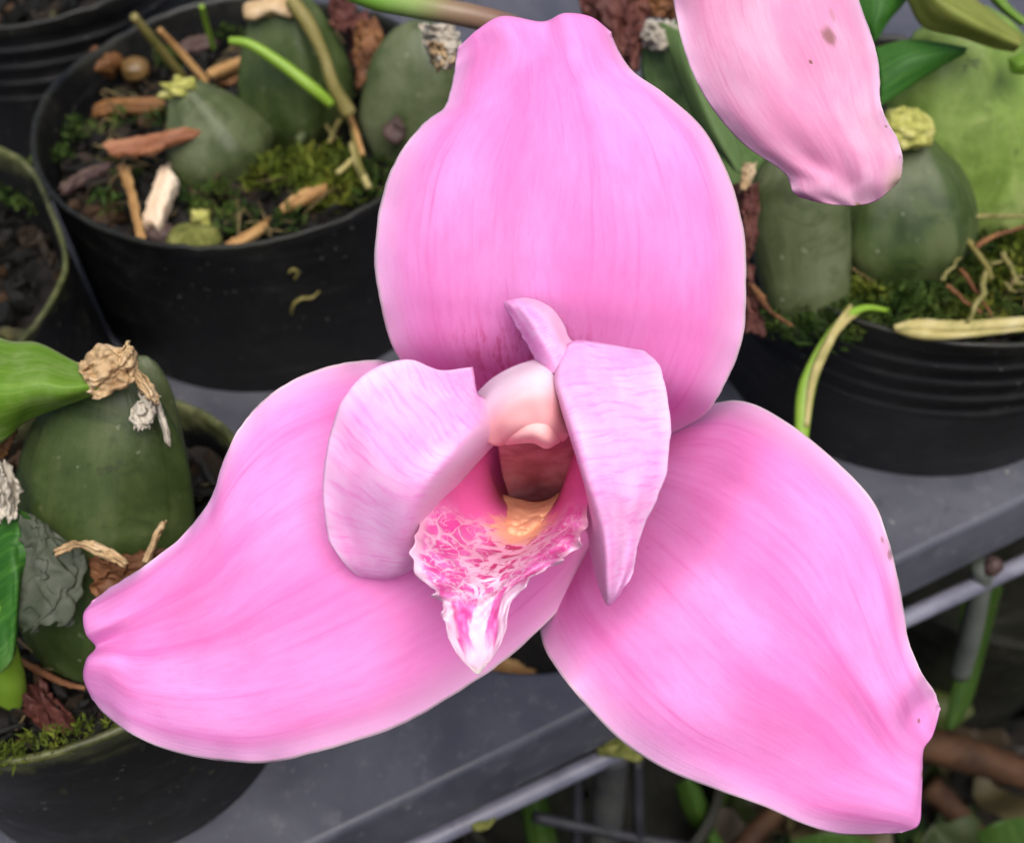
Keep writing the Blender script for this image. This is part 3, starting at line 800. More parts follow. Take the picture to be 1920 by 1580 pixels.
sweep('shoot', px([(430, 76, d2 - .036), (470, 84, d2 - .036), (530, 122, d2 - .034), (585, 165, d2 - .032), (622, 196, d2 - .028)]), [.0011, .0015, .0018, .0019, .0016], M_shoot, pA)
sweep('shoot', px([(545, 0, d2 - .036), (575, 40, d2 - .036), (605, 100, d2 - .034), (625, 160, d2 - .031), (655, 215, d2 - .026)]), [.0022, .0024, .0018, .0020, .0026], M_stem, pA)
for k, (pts, rr, mm) in enumerate([
        ([(655, 215), (668, 250), (680, 290)], .0009, M_tan), ([(648, 205), (660, 240), (672, 300), (680, 330)], .0008, M_stem),
        ([(660, 270), (670, 305), (683, 335), (692, 352)], .0011, M_dry), ([(660, 300), (645, 315), (632, 325)], .0009, M_dry),
        ([(637, 225), (626, 245), (618, 268)], .0008, M_stem), ([(606, 210), (614, 240), (630, 260)], .0006, M_stem), ([(590, 220), (570, 250), (560, 265)], .0016, M_bulb_grey)]):
    sweep('root', px(pts, z=zA + .012 - k * .001), [rr] * len(pts), mm, pA, n=16, jitter=.08, seed=k)
patchpoly('brown_sheath', pA, ([(668, 45), (665, 100), (668, 165)], [(705, 30), (718, 85), (690, 160)]), d2 - .020, M_brownp, 4, 26, 22, 61, .8, 4)
patchpoly('brown_sheath', pA, ([(610, -20), (618, 30), (630, 60)], [(655, -20), (668, 20), (665, 50)]), d2 - .022, M_redp, 4, 22, 18, 62, .9, 4)
patchpoly('brown_sheath', pA, ([(640, 40), (655, 75), (660, 120)], [(690, 20), (685, 60), (672, 110)]), d2 - .012, M_redp, 2, 16, 14, 63, .8, 4)
lump('dry_bract', P(745, 242, d3 - .020), (.0028, .0028, .0034), M_mauve, pA, .4, 64)

for nm, label, outline, z, mm, kw in [
        ('bark_strip', 'reddish brown jagged bark strip lying across the left pot', [(193, 268), (215, 262), (290, 250), (340, 240), (378, 234), (381, 246), (340, 260), (310, 268), (290, 284), (262, 283), (250, 291), (235, 284), (205, 290)], 0.069, M_redbark, {}),
        ('bark_strip', 'flat brown bark strip beside the small cut bulb', [(171, 200), (185, 186), (250, 183), (310, 180), (312, 204), (240, 207), (172, 213)], .056, M_brownbark, {}),
        ('wood_chip', 'pale cream wood splinter standing out in the left pot', [(263, 420), (270, 392), (285, 350), (300, 312), (312, 303), (322, 322), (333, 332), (318, 370), (306, 400), (298, 424), (280, 416)], .059, M_palewood, {'thick': .004}),
        ('wood_chip', 'thin tan stick leaning beside the pale wood splinter', [(218, 307), (240, 304), (252, 350), (262, 400), (275, 447), (258, 451), (250, 420), (236, 360)], .060, M_tan, {}),
        ('bark_strip', 'dull mauve bark strip near left rim of the left pot', [(105, 352), (150, 320), (208, 302), (200, 316), (160, 338), (120, 358)], .055, M_mauve, {}),
        ('wood_chip', 'tan wood chip beside the yellow moss in the left pot', [(520, 388), (540, 372), (565, 358), (605, 342), (612, 354), (575, 375), (530, 394)], .058, M_tan, {}),
        ('wood_chip', 'narrow pinkish tan chip at front rim of the left pot', [(418, 461), (440, 446), (470, 428), (500, 408), (502, 420), (470, 446), (440, 461)], .060, M_tan, {}),
        ('wood_chip', 'orange brown splinter behind the small cut bulb', [(385, 132), (425, 115), (466, 102), (466, 112), (430, 128), (395, 140)], .058, M_tan, {}),
        ('bark_strip', 'dark brown bark strip behind the small cut bulb', [(400, 150), (430, 128), (470, 118), (472, 140), (430, 155)], .053, M_brownbark, {}),
        ('bark_strip', 'olive brown bark piece at the back of the left pot', [(330, 75), (360, 60), (395, 62), (400, 80), (370, 95), (335, 92)], .054, M_mauve, {})]:
    tag(chip(nm, outline, z, mm, seed=len(label), **kw), label, 'wood chip' if nm == 'wood_chip' else 'bark')
tag(lump('moss_lump', G(365, 452, .056), (.0085, .0060, .0045), M_moss_lump, None, .15, 71), 'round mossy green lump at the front rim of the left pot', 'moss lump')
tag(lump('bark_lump', G(300, 440, .053), (.0055, .0045, .0035), M_mauve, None, .2, 75), 'dark brown rounded lump next to the mossy lump', 'bark')
tag(lump('nut_shell', G(254, 131, .056), (.0050, .0050, .0040), M_nut, None, .1, 72), 'round glossy brown seed near back rim of the left pot', 'seed')
tag(lump('bark_lump', G(195, 120, .058), (.0058, .0045, .0048), M_brownbark, None, .45, 73), 'rough brown bark lump touching the back rim of left pot', 'bark')
tag(lump('moss_lump', G(375, 408, .053), (.0032, .0028, .0026), M_cut, None, .4, 76), 'small golden yellow crumb in the left pot', 'moss lump')
tag(sweep('stalk', [G(250, 30, .085), G(300, 92, .070), G(345, 148, .055)], [.0014, .0016, .0015], M_stem), 'olive brown cut stalk leaning over back rim of left pot', 'stalk')
tag(sweep('stalk', [G(298, 55, .075), G(340, 100, .065), G(388, 155, .054)], [.0010, .0013, .0013], M_tan), 'thin brown stalk right of the olive cut stalk', 'stalk')
tag(sweep('green_sprig', [G(378, 12, .075), G(388, 50, .065), G(400, 92, .054)], [.0009, .0010, .0009], M_shoot), 'short thin green stem at the back of left pot', 'stem')

# ---- plant in the right pot
zB = 0.058
pB = thing('orchid_plant', 'orchid plant with broad green bulbs behind the right sepal in right pot', 'orchid', G(1680, 450, zB))
e1 = depth(1500, 610, zB); e2 = depth(1700, 500, zB); e3 = depth(1850, 400, zB); e4 = depth(1330, 420, zB)
e1 = depth(1520, 590, zB)
bulb('pseudobulb', pB, (1522, 612, e1), (1490, 280, e1 - .020), 188, M_bulb_grey, flat=.5, ridges=3, amp=.05, phase=.9, prof=((0, .70), (.2, .88), (.45, .97), (.7, 1.0), (.88, .85), (1, .5)))
bulb('pseudobulb', pB, (1690, 520, e2), (1705, 258, e2 - .018), 270, M_bulb_dark, flat=.7, ridges=5, amp=.06, phase=.4, prof=((0, .7), (.25, 1.0), (.5, .95), (.75, .72), (.9, .45), (1, .25)))
cut = lump('cut_top', P(1700, 243, e2 - .024), (.0074, .0062, .0050), M_cut, pB, .13, 81, 30, 44, (12, 16))
bulb('pseudobulb', pB, (1850, 430, e3), (1780, 40, e3 - .030), 310, M_bulb_light, flat=.55, ridges=4, amp=.05, phase=.2, prof=((0, .60), (.2, .88), (.45, 1.0), (.7, .92), (.88, .72), (1, .45)))
bulb('pseudobulb', pB, (1420, 420, e4), (1235, 60, e4 - .030), 170, M_bulb_pale, flat=.5, ridges=3, amp=.06, phase=.6, prof=((0, .6), (.2, .85), (.45, 1.0), (.7, .95), (.88, .75), (1, .4)))
sheet('leaf', [[(1590, -60, 0), (1660, -80, -3), (1760, -90, 0)], [(1605, 20, 0), (1655, 10, -3), (1700, 0, 0)], [(1625, 55, 0), (1642, 50, -2), (1668, 38, 0)], [(1640, 78, 0), (1643, 76, 0), (1648, 70, 0)]], M_leaf_dark, pB, 24, 14, e3 - .045)
sheet('leaf', [[(1640, 90, 0), (1650, 150, -2), (1650, 200, 0)], [(1700, 75, -2), (1700, 120, -4), (1690, 175, -1)], [(1760, 80, -2), (1752, 105, -4), (1740, 140, -1)], [(1815, 90, 0), (1812, 95, -1), (1808, 102, 0)]], M_leaf_dark, pB, 24, 14, e3 - .042)
sheet('sheath', [[(1680, -90, 0), (1730, -60, -8), (1700, 0, 0)], [(1760, -40, 0), (1760, 0, -8), (1730, 50, 0)], [(1830, 0, 0), (1820, 40, -7), (1800, 70, 0)], [(1880, 40, 0), (1872, 65, -5), (1860, 90, 0)], [(1918, 70, 0), (1914, 84, -3), (1902, 98, 0)]], M_sheath, pB, 30, 20, e3 - .050)
sheet('leaf', [[(1925, 95, 0), (1940, 115, -2), (1930, 140, 0)], [(1895, 108, 0), (1910, 122, -2), (1900, 138, 0)], [(1890, 112, 0), (1892, 120, 0), (1892, 128, 0)]], M_leaf, pB, 12, 10, e3 - .040)
sheet('leaf', [[(1830, -30, 0), (1845, -40, -2), (1860, -50, 0)], [(1870, 15, 0), (1880, 10, -2), (1890, 5, 0)], [(1915, 50, 0), (1922, 45, -2), (1930, 40, 0)]], M_leaf, pB, 20, 8, e3 - .025)
sheet('leaf', [[(1235, 40, 0), (1290, 60, -4), (1330, 40, 0)], [(1262, 120, 0), (1300, 140, -5), (1330, 130, 0)], [(1310, 240, 0), (1345, 250, -5), (1372, 240, 0)], [(1368, 310, 0), (1385, 325, -3), (1400, 320, 0)]], leaf_mat('pale_leaf', (.13, .22, .07), (.22, .33, .13), (.3, .4, .2)), pB, 30, 14, e4 - .040)
patchpoly('brown_sheath', pB, ([(1372, 350), (1385, 420), (1395, 480)], [(1425, 340), (1420, 420), (1405, 490)]), e1 - .020, M_redp, 4, 24, 20, 82, .9, 4)
patchpoly('dry_bract', pB, ([(1395, 310), (1388, 335), (1385, 355)], [(1418, 305), (1412, 330), (1402, 355)]), e1 - .026, M_paper, 2, 14, 12, 83, .6, 3)
patchpoly('brown_sheath', pB, ([(1392, 480), (1390, 540), (1385, 620)], [(1412, 500), (1420, 560), (1440, 630)]), e1 - .012, M_redp, 3, 24, 16, 84, .9, 4)
patchpoly('brown_sheath', pB, ([(1400, 530), (1430, 575), (1470, 605)], [(1420, 540), (1450, 585), (1488, 610)]), e1 - .016, M_brownp, 2, 24, 10, 85, .6, 2)
patchpoly('papery_bract', pB, ([(1208, 40), (1204, 65), (1222, 92)], [(1262, 38), (1272, 62), (1252, 92)]), e4 - .036, M_palep, 5, 22, 22, 86, 1.2, 4)
lump('papery_bract', P(1232, 75, e4 - .033), (.0036, .003, .003), M_palep, pB, .3, 87)
# stems and roots on the right
for k, (pts, rr, mm) in enumerate([
        ([(1800, 412), (1850, 405), (1900, 405), (1960, 412)], .0011, M_root), ([(1830, 465), (1870, 440), (1930, 425)], .0011, M_brownp),
        ([(1800, 430), (1825, 465), (1850, 500), (1860, 525)], .0012, M_stem), ([(1850, 500), (1842, 545), (1825, 580), (1815, 605)], .0012, M_root),
        ([(1765, 525), (1780, 505), (1800, 482)], .0008, M_root), ([(1775, 535), (1800, 555), (1840, 585)], .0008, M_brownp),
        ([(1800, 505), (1830, 545), (1860, 590)], .0008, M_brownp), ([(1880, 475), (1895, 500), (1905, 525), (1920, 530)], .0011, M_root),
        ([(1850, 490), (1865, 495), (1878, 488)], .0008, M_root), ([(1885, 530), (1895, 545), (1905, 548)], .0007, M_root)]):
    q_ = catmull(np.array(px(pts, z=zB + .014 - k * .0006)), 9) + np.random.default_rng(k).normal(size=(9, 3)) * .0002
    sweep('root', q_, np.linspace(rr * .8, rr * .4, 9), mm, pB, n=30, jitter=.12, seed=k + 30)
def blades(name, lines, mat, parent, d):
    for k, (pts, w) in enumerate(lines):
        sweep(name, [P(x, y, d + dd) for x, y, dd in pts], w, mat, parent, n=34, seg=8, flat=.45, seed=k)
gr = thing('grass_tuft', 'drooping yellow green grass blade bent over the rim of right pot', 'grass blade', G(1590, 580, .062))
dg = depth(1590, 580, .068)
blades('grass_blade', [([(1502, 830, -.010), (1510, 740, -.010), (1530, 680, -.009), (1560, 625, -.007), (1590, 592, -.003), (1625, 577, 0), (1665, 582, .004)], [.0018, .0024, .0020, .0014, .0012, .0009, .0006])], M_shoot, gr, dg)
blades('dry_grass_blade', [([(1512, 800, -.011), (1522, 720, -.011), (1545, 660, -.010), (1572, 610, -.007), (1596, 572, -.001)], [.0007, .0011, .0013, .0011, .0006]),
                   ([(1520, 740, -.0108), (1535, 680, -.0105), (1560, 632, -.009), (1588, 600, -.005), (1610, 588, 0)], [.0005, .0009, .0010, .0009, .0005])], M_dry, gr, dg)
tw = thing('dry_twig', 'pale split dry twig lying along front rim of right pot', 'twig', G(1800, 618, .068))
for k, (pts, w) in enumerate([([(1676, 614), (1720, 611), (1800, 613), (1930, 604), (2050, 596)], [.0008, .0019, .0018, .0017, .0017]),
                              ([(1676, 616), (1720, 626), (1780, 629), (1860, 622), (1950, 612)], [.0008, .0014, .0011, .0009, .0008])]):
    sweep('strand', px(pts, z=.068 - .001 * k), w, M_dry, tw, n=30, seg=9, jitter=.06, seed=k)

# ---- old sheaths at the top behind the flower
top = thing('dry_sheath', 'pale beige crumpled dry bract left of the upper sepal tip', 'dry bract', P(828, 85, .300))
patchpoly('bract', top, ([(793, 45), (795, 85), (815, 125)], [(850, 40), (866, 85), (850, 128)]), .300, M_palep, 6, 26, 26, 91, 1.6, 5)
patchpoly('bract', top, ([(800, 80), (805, 105), (822, 132)], [(845, 82), (855, 105), (845, 132)]), .297, M_paper, 4, 20, 20, 92, 1.2, 4)
bs = thing('brown_sheath', 'dark red brown old sheath behind the right of the upper sepal tip', 'dry sheath', P(1160, 80, .34))
patchpoly('sheath', bs, ([(1080, -60), (1090, 20), (1130, 90), (1165, 130)], [(1240, -60), (1215, 10), (1205, 70), (1200, 130)]), .345, M_redp, 8, 26, 22, 93, 1.6, 6)
patchpoly('sheath', bs, ([(1180, 70), (1175, 100), (1185, 130)], [(1204, 75), (1200, 105), (1197, 135)]), .330, M_redp, 3, 14, 12, 94, .8, 3)
patchpoly('sheath', bs, ([(1150, -50), (1180, -10), (1200, 30)], [(1300, -50), (1290, -10), (1268, 40)]), .350, M_brownp, 6, 18, 18, 95, 1.2, 5)
st = tag(sweep('flower_stalk', [P(560, -60, .285), P(690, -8, .275), P(760, 8, .272), P(840, 22, .270), P(930, 42, .272), P(1010, 70, .275)], [.0026, .0027, .0027, .0026, .0026, .0026],
         (lambda: (lambda M: (M.color(M.ramp(M.uv()[2], [(0.25, (.16, .34, .04)), (0.46, (.24, .34, .10)), (.60, (.24, .17, .10)), (.8, (.20, .11, .08))])), M.m)[1])(Mat('stalk', .4, .4)))(), n=40, seg=16),
         'green flower stalk turning brown, entering behind the upper sepal', 'stalk')

# ---- little worm-like crumbs on the left pot
for k, (pts, lab) in enumerate([([(541, 512), (550, 505), (558, 512), (552, 524)], 'tiny curled green crumb stuck on the left pot wall'),
                                ([(546, 592), (550, 572), (565, 560), (585, 558), (600, 545)], 'small curved pale green fibre on the left pot wall')]):
    (cx, cy), R = POT['A']
    pw = []
    for x, y in pts:
        d = depth(x, y, .03)
        best = None
        for s in np.linspace(.30, .46, 800):
            q = P(x, y, s); rr = math.hypot(q[0] - cx, q[1] - cy)
            lim = R * (0.965 + 0.02 * max(0, q[2]) / .065) + .0012
            if rr < lim: best = q; break
        pw.append(best if best is not None else P(x, y, d))
    tag(sweep('fibre', pw, [.0003, .0005, .0006, .0003] if k == 0 else [.0002, .0005, .0006, .0005, .0002], M_stem, n=18, seg=8), lab, 'fibre')

# ---- below the tray
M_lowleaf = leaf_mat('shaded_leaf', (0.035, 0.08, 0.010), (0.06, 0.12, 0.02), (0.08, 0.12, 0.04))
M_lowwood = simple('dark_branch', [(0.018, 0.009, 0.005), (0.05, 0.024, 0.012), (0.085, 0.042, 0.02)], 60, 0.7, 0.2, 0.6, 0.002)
low = -0.10
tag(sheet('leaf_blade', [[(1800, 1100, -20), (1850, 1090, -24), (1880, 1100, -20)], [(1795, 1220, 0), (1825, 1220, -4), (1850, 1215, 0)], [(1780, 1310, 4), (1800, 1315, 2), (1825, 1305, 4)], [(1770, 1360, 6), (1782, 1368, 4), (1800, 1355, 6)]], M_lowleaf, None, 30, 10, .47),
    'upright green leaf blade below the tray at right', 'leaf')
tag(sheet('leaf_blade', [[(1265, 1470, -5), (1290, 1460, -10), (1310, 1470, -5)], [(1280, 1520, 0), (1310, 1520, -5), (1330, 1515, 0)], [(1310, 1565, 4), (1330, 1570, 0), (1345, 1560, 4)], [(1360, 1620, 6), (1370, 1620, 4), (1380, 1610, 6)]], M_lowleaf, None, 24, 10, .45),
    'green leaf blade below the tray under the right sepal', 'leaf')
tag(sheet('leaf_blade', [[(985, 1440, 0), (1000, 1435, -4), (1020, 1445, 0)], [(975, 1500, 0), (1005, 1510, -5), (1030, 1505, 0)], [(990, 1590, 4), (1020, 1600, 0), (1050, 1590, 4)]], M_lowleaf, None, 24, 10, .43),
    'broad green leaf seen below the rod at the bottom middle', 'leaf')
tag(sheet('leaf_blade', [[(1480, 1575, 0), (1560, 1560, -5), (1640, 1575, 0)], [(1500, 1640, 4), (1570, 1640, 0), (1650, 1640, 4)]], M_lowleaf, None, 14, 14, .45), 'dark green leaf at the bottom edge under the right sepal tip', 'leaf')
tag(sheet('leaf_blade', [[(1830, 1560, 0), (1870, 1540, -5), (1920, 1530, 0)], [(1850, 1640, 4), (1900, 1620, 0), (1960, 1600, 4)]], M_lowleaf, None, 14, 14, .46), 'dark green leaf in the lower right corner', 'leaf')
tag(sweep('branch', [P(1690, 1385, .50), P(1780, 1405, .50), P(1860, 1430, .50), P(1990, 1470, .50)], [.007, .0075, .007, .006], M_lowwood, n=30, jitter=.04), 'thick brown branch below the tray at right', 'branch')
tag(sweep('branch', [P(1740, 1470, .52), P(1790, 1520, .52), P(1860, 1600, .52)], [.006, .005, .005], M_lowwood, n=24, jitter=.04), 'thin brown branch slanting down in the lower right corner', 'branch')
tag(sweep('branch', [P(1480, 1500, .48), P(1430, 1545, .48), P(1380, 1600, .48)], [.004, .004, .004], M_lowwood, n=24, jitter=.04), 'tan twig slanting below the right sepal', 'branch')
tag(sweep('support_post', [P(1150, 1405, .375), P(1140, 1500, .40), P(1130, 1640, .43)], [.0052, .0054, .0056], simple('post', [(.02, .022, .024), (.05, .05, .052), (.08, .085, .06)], 70, .5), n=20, seg=14), 'dark grey support post standing under the rod', 'post')
tag(sweep('support_post', [P(1845, 1060, .385), P(1822, 1180, .41), P(1800, 1260, .43)], [.0034, .0036, .0038], simple('post2', [(.07, .08, .07), (.13, .14, .12)], 70, .5), n=20, seg=14), 'thin grey post under the rod at right', 'post')
mcap = tag(lump('rod_clip', P(1862, 1062, .362), (.0030, .0026, .0030), M_mauve, None, .12, 97), 'small pale rounded clip on the rod at right', 'clip')
mc2 = tag(lump('moss_lump', P(1165, 1402, .352), (.0060, .0030, .0022), M_moss_lump, None, .4, 98), 'yellowish moss crumb on the rod beside the right sepal', 'moss lump')
mc3 = tag(lump('moss_lump', P(890, 1530, .345), (.0055, .0030, .0020), M_moss_lump, None, .5, 99), 'green moss crumb between tray edge and rod at bottom', 'moss lump')
def lowpot(cx, cy, R, zr, label, seed):
    prof = [(R * .7, -.30), (R * .96, zr - .012), (R * 1.03, zr - .012), (R * 1.03, zr), (R * .97, zr), (R * .93, zr - .03), (0.002, zr - .035)]
    n = 60
    V = [(cx + r * math.cos(2 * math.pi * i / n), cy + r * math.sin(2 * math.pi * i / n), z) for r, z in prof for i in range(n)]
    tag(obj('plant_pot', V, grid_faces(len(prof), n, True), M_pot, smooth=False), label, 'pot', 'dark pots below the tray')
q = G(1850, 1130, -.13); lowpot(q[0] + .02, q[1] + .05, .07, -.13, 'dark pot below the tray behind the green blade', 1)
q = G(1215, 1560, -.13); lowpot(q[0] - .02, q[1] + .03, .05, -.13, 'dark pot below the tray under the right sepal', 2)
def litter():
    r = np.random.default_rng(77); V = []; fs = []
    for k in range(420):
        x, y = r.uniform(700, 1990), r.uniform(1050, 1640)
        c = G(x, y, -0.29 + r.random() * .10)
        L = r.uniform(.012, .045); wd = L * r.uniform(.12, .35); a = r.random() * 6.283
        ex = np.array([math.cos(a), math.sin(a), r.normal() * .5]); ex /= np.linalg.norm(ex)
        ey = np.cross([0, 0, 1], ex); ey /= np.linalg.norm(ey); ez = np.cross(ex, ey)
        b = len(V); m_ = 6
        for j in range(m_):
            t = j / (m_ - 1); w_ = wd * math.sin(math.pi * (.06 + .9 * t)); cu = ez * L * .25 * math.sin(math.pi * t) * r.normal()
            V += [c + ex * L * (t - .5) - ey * w_ + cu, c + ex * L * (t - .5) + cu - ez * w_ * .3, c + ex * L * (t - .5) + ey * w_ + cu]
        for j in range(m_ - 1):
            for i in range(2): fs.append((b + j * 3 + i, b + j * 3 + i + 1, b + j * 3 + i + 4, b + j * 3 + i + 3))
    M = Mat('litter', .6, .3); g = M.n('NewGeometry')
    c = M.ramp(g.outputs['Random Per Island'], [(0, (.012, .009, .006)), (.3, (.03, .02, .01)), (.5, (.025, .04, .008)), (.68, (.045, .06, .012)), (.8, (.02, .045, .008)), (.92, (.06, .05, .022))], 'CONSTANT')
    M.color(c)
    tag(obj('leaf_litter', np.array(V), fs, M.m), 'dim green and brown leaf litter on the ground below the tray', 'leaf litter', kind='stuff')
litter()
M_bar = simple('dark_bar', [(.008, .008, .010), (.02, .02, .024), (.04, .04, .046)], 80, .5)
for x0, y0, x1, y1, lab in ((1085, 1440, 1080, 1650, 'dark plastic lattice bar left of the grey support post'), (1195, 1420, 1200, 1640, 'dark plastic lattice bar right of the grey support post'),
                            (1000, 1530, 1290, 1590, 'cross bar of the dark lattice at the bottom edge')):
    tag(sweep('lattice_bar', [P(x0, y0, .40), P((x0 + x1) / 2, (y0 + y1) / 2, .405), P(x1, y1, .41)], [.0021] * 3, M_bar, seg=8, n=12), lab, 'bar', 'dark lattice bars below the tray')
# dry sliver in the empty tray hole
tag(chip('dry_leaf', [(905, 1262), (935, 1232), (955, 1228), (985, 1248), (1010, 1262), (960, 1275)], -.020, M_tan, seed=9, thick=.002), 'orange tan dry sliver in the gap below the lip', 'dry leaf')
q = G(980, 1150, -.06)  # dark lump added below the empty tray hole, its colour stands for shade
hole_shade_lump = tag(lump('bark_lump', q, (.05, .04, .02), M_hole_shade, None, .2, 101), 'near-black lump standing in for the shade inside the empty tray hole', 'soil')

# ------------------------------------------------------------------ the flower
fl = thing('orchid_flower', 'large pink orchid flower facing the camera with mottled frilly lip', 'orchid flower', P(1020, 850, D0 + .03))
def sep_fn(seed, wav=0.8, groove=0.6, tipcurl=0.0):
    def fn(g, uu, vv):
        g = g.copy()
        s = (uu - .5) * 2
        g[..., 2] += smooth_noise(g.shape[:2], (5, 4), seed) * 0.55
        g[..., 2] += groove * np.exp(-(s / .10) ** 2) * np.clip(vv * 2, 0, 1)
        for q, a in ((-.46, .30), (.36, .34), (.72, .2)):
            g[..., 2] += groove * a * np.exp(-((s - q + .08 * np.sin(vv * 3 + q * 9)) / .09) ** 2) * np.clip(vv * 3, 0, 1) * np.clip((1 - vv) * 4, 0, 1)
        edge = np.clip((np.abs(s) - .75) / .25, 0, 1) ** 2
        rip = smooth_noise(g.shape[:2], (26, 2), seed + 5)
        g[..., 2] += edge * rip * wav
        ee = np.clip((np.abs(s) - .9) / .1, 0, 1) ** 2
        nn = smooth_noise(g.shape[:2], (30, 1), seed + 8) * .35 + smooth_noise(g.shape[:2], (90, 1), seed + 11) * .35
        g[..., 0] += ee * nn; g[..., 1] += ee * nn * .8
        return g
    return fn
FLAT = 0.46
def arch(L, M_, R, dl, dm, dr, k=7, lift=1.0):
    """a cross-section from L to R through M_ (px), bowed in depth; points bunch towards the curled edges"""
    out = []
    for s in np.linspace(-1, 1, k):
        e = math.sin(s * math.pi / 2 * .6) / math.sin(math.pi / 2 * .6)
        A = L if s < 0 else R; dA = dl if s < 0 else dr
        w = abs(e)
        quad = w  # linear to the edge, curved by the control point
        x = M_[0] + (A[0] - M_[0]) * quad; y = M_[1] + (A[1] - M_[1]) * quad
        dd = dm + (dA - dm) * FLAT * (.75 * abs(s) ** 1.7 + .25 * abs(s) ** 5)
        out.append((x, y, dd))
    return out
# dorsal (upper) sepal, base to tip
dors = [arch((930, 830), (1030, 830), (1150, 850), 50, 48, 50),
        arch((810, 735), (1030, 740), (1285, 800), 36, 32, 36),
        arch((742, 660), (1040, 670), (1345, 745), 24, 16, 24),
        arch((714, 570), (1045, 590), (1390, 640), 20, 9, 20),
        arch((703, 480), (1045, 500), (1399, 535), 18, 5, 18),
        arch((712, 390), (1045, 410), (1394, 430), 18, 3, 17),
        arch((743, 298), (1045, 320), (1366, 332), 18, 2, 17),
        arch((797, 230), (1040, 235), (1318, 242), 18, 3, 17),
        arch((833, 203), (1035, 170), (1245, 176), 19, 5, 18),
        arch((846, 165), (1028, 125), (1190, 138), 18, 7, 18),
        [(853, 128, 16), (905, 95, 11), (965, 82, 9), (1020, 86, 10), (1078, 82, 9), (1125, 90, 11), (1163, 102, 16)],
        [(857, 96, 16), (897, 60, 12), (945, 36, 11), (1017, 46, 12.5), (1060, 31, 11), (1110, 38, 12), (1146, 66, 16)],
        [(858, 92, 17), (898, 56, 15), (945, 32, 14), (1017, 42, 16.5), (1060, 27, 14), (1110, 35, 15), (1147, 62, 17)]]
sheet('dorsal_sepal', dors, M_dorsal, fl, 130, 81, fn=sep_fn(201, .35, .25))
# left lower sepal: upper edge to lower edge
latl = [arch((985, 790), (1040, 900), (1120, 1020), 52, 50, 52),
        arch((760, 690), (930, 900), (1075, 1110), 36, 34, 36),
        arch((690, 676), (820, 930), (985, 1205), 29, 22, 27),
        arch((600, 692), (710, 970), (880, 1283), 23, 10, 21),
        arch((520, 730), (600, 1010), (750, 1359), 20, 6, 19),
        arch((458, 790), (510, 1060), (620, 1402), 18, 4, 19),
        arch((420, 862), (440, 1105), (510, 1428), 16, 4, 20),
        arch((395, 935), (380, 1140), (405, 1424), 16, 5, 21),
        arch((345, 1000), (318, 1165), (315, 1405), 16, 7, 21),
        arch((270, 1062), (258, 1185), (245, 1374), 16, 9, 20),
        [(212, 1098, 17), (205, 1128, 13), (207, 1165, 11), (215, 1198, 13), (205, 1240, 11), (196, 1285, 12.5), (196, 1337, 18)],
        [(178, 1124, 17), (162, 1150, 14), (166, 1185, 13), (184, 1210, 16), (168, 1238, 13), (163, 1275, 14), (178, 1315, 18)],
        [(174, 1127, 18), (157, 1152, 17), (162, 1188, 16), (180, 1213, 18), (163, 1235, 16), (157, 1270, 17), (173, 1310, 19)]]
sheet('lateral_sepal', latl, M_sepal, fl, 130, 81, fn=sep_fn(202, .5, .6))
# right lower sepal: lower edge to upper edge
latr = [arch((1090, 1070), (1130, 950), (1180, 830), 54, 52, 54),
        arch((1020, 1150), (1190, 960), (1300, 770), 38, 35, 38),
        arch((1018, 1205), (1250, 995), (1390, 752), 30, 23, 29),
        arch((1050, 1262), (1320, 1045), (1480, 795), 24, 12, 22),
        arch((1100, 1322), (1385, 1100), (1575, 872), 21, 8, 20),
        arch((1165, 1388), (1440, 1160), (1640, 945), 20, 6, 19),
        arch((1245, 1440), (1490, 1215), (1672, 1035), 19, 6, 18),
        arch((1340, 1478), (1540, 1270), (1690, 1120), 19, 7, 17),
        arch((1430, 1510), (1590, 1325), (1705, 1205), 19, 9, 17),
        arch((1505, 1543), (1630, 1380), (1728, 1260), 19, 11, 17),
        [(1575, 1562, 19), (1620, 1520, 14), (1650, 1475, 13), (1672, 1425, 13.5), (1690, 1375, 15), (1715, 1335, 18), (1752, 1296, 18)],
        [(1650, 1562, 20), (1690, 1535, 16), (1708, 1500, 15), (1718, 1450, 16), (1722, 1400, 19), (1735, 1370, 20), (1760, 1320, 19)],
        [(1690, 1560, 21), (1722, 1545, 19), (1727, 1500, 18), (1729, 1450, 19), (1731, 1405, 21), (1748, 1378, 21.5), (1763, 1328, 20.5)]]
sheet('lateral_sepal', latr, M_right, fl, 130, 81, fn=sep_fn(203, .5, .8))

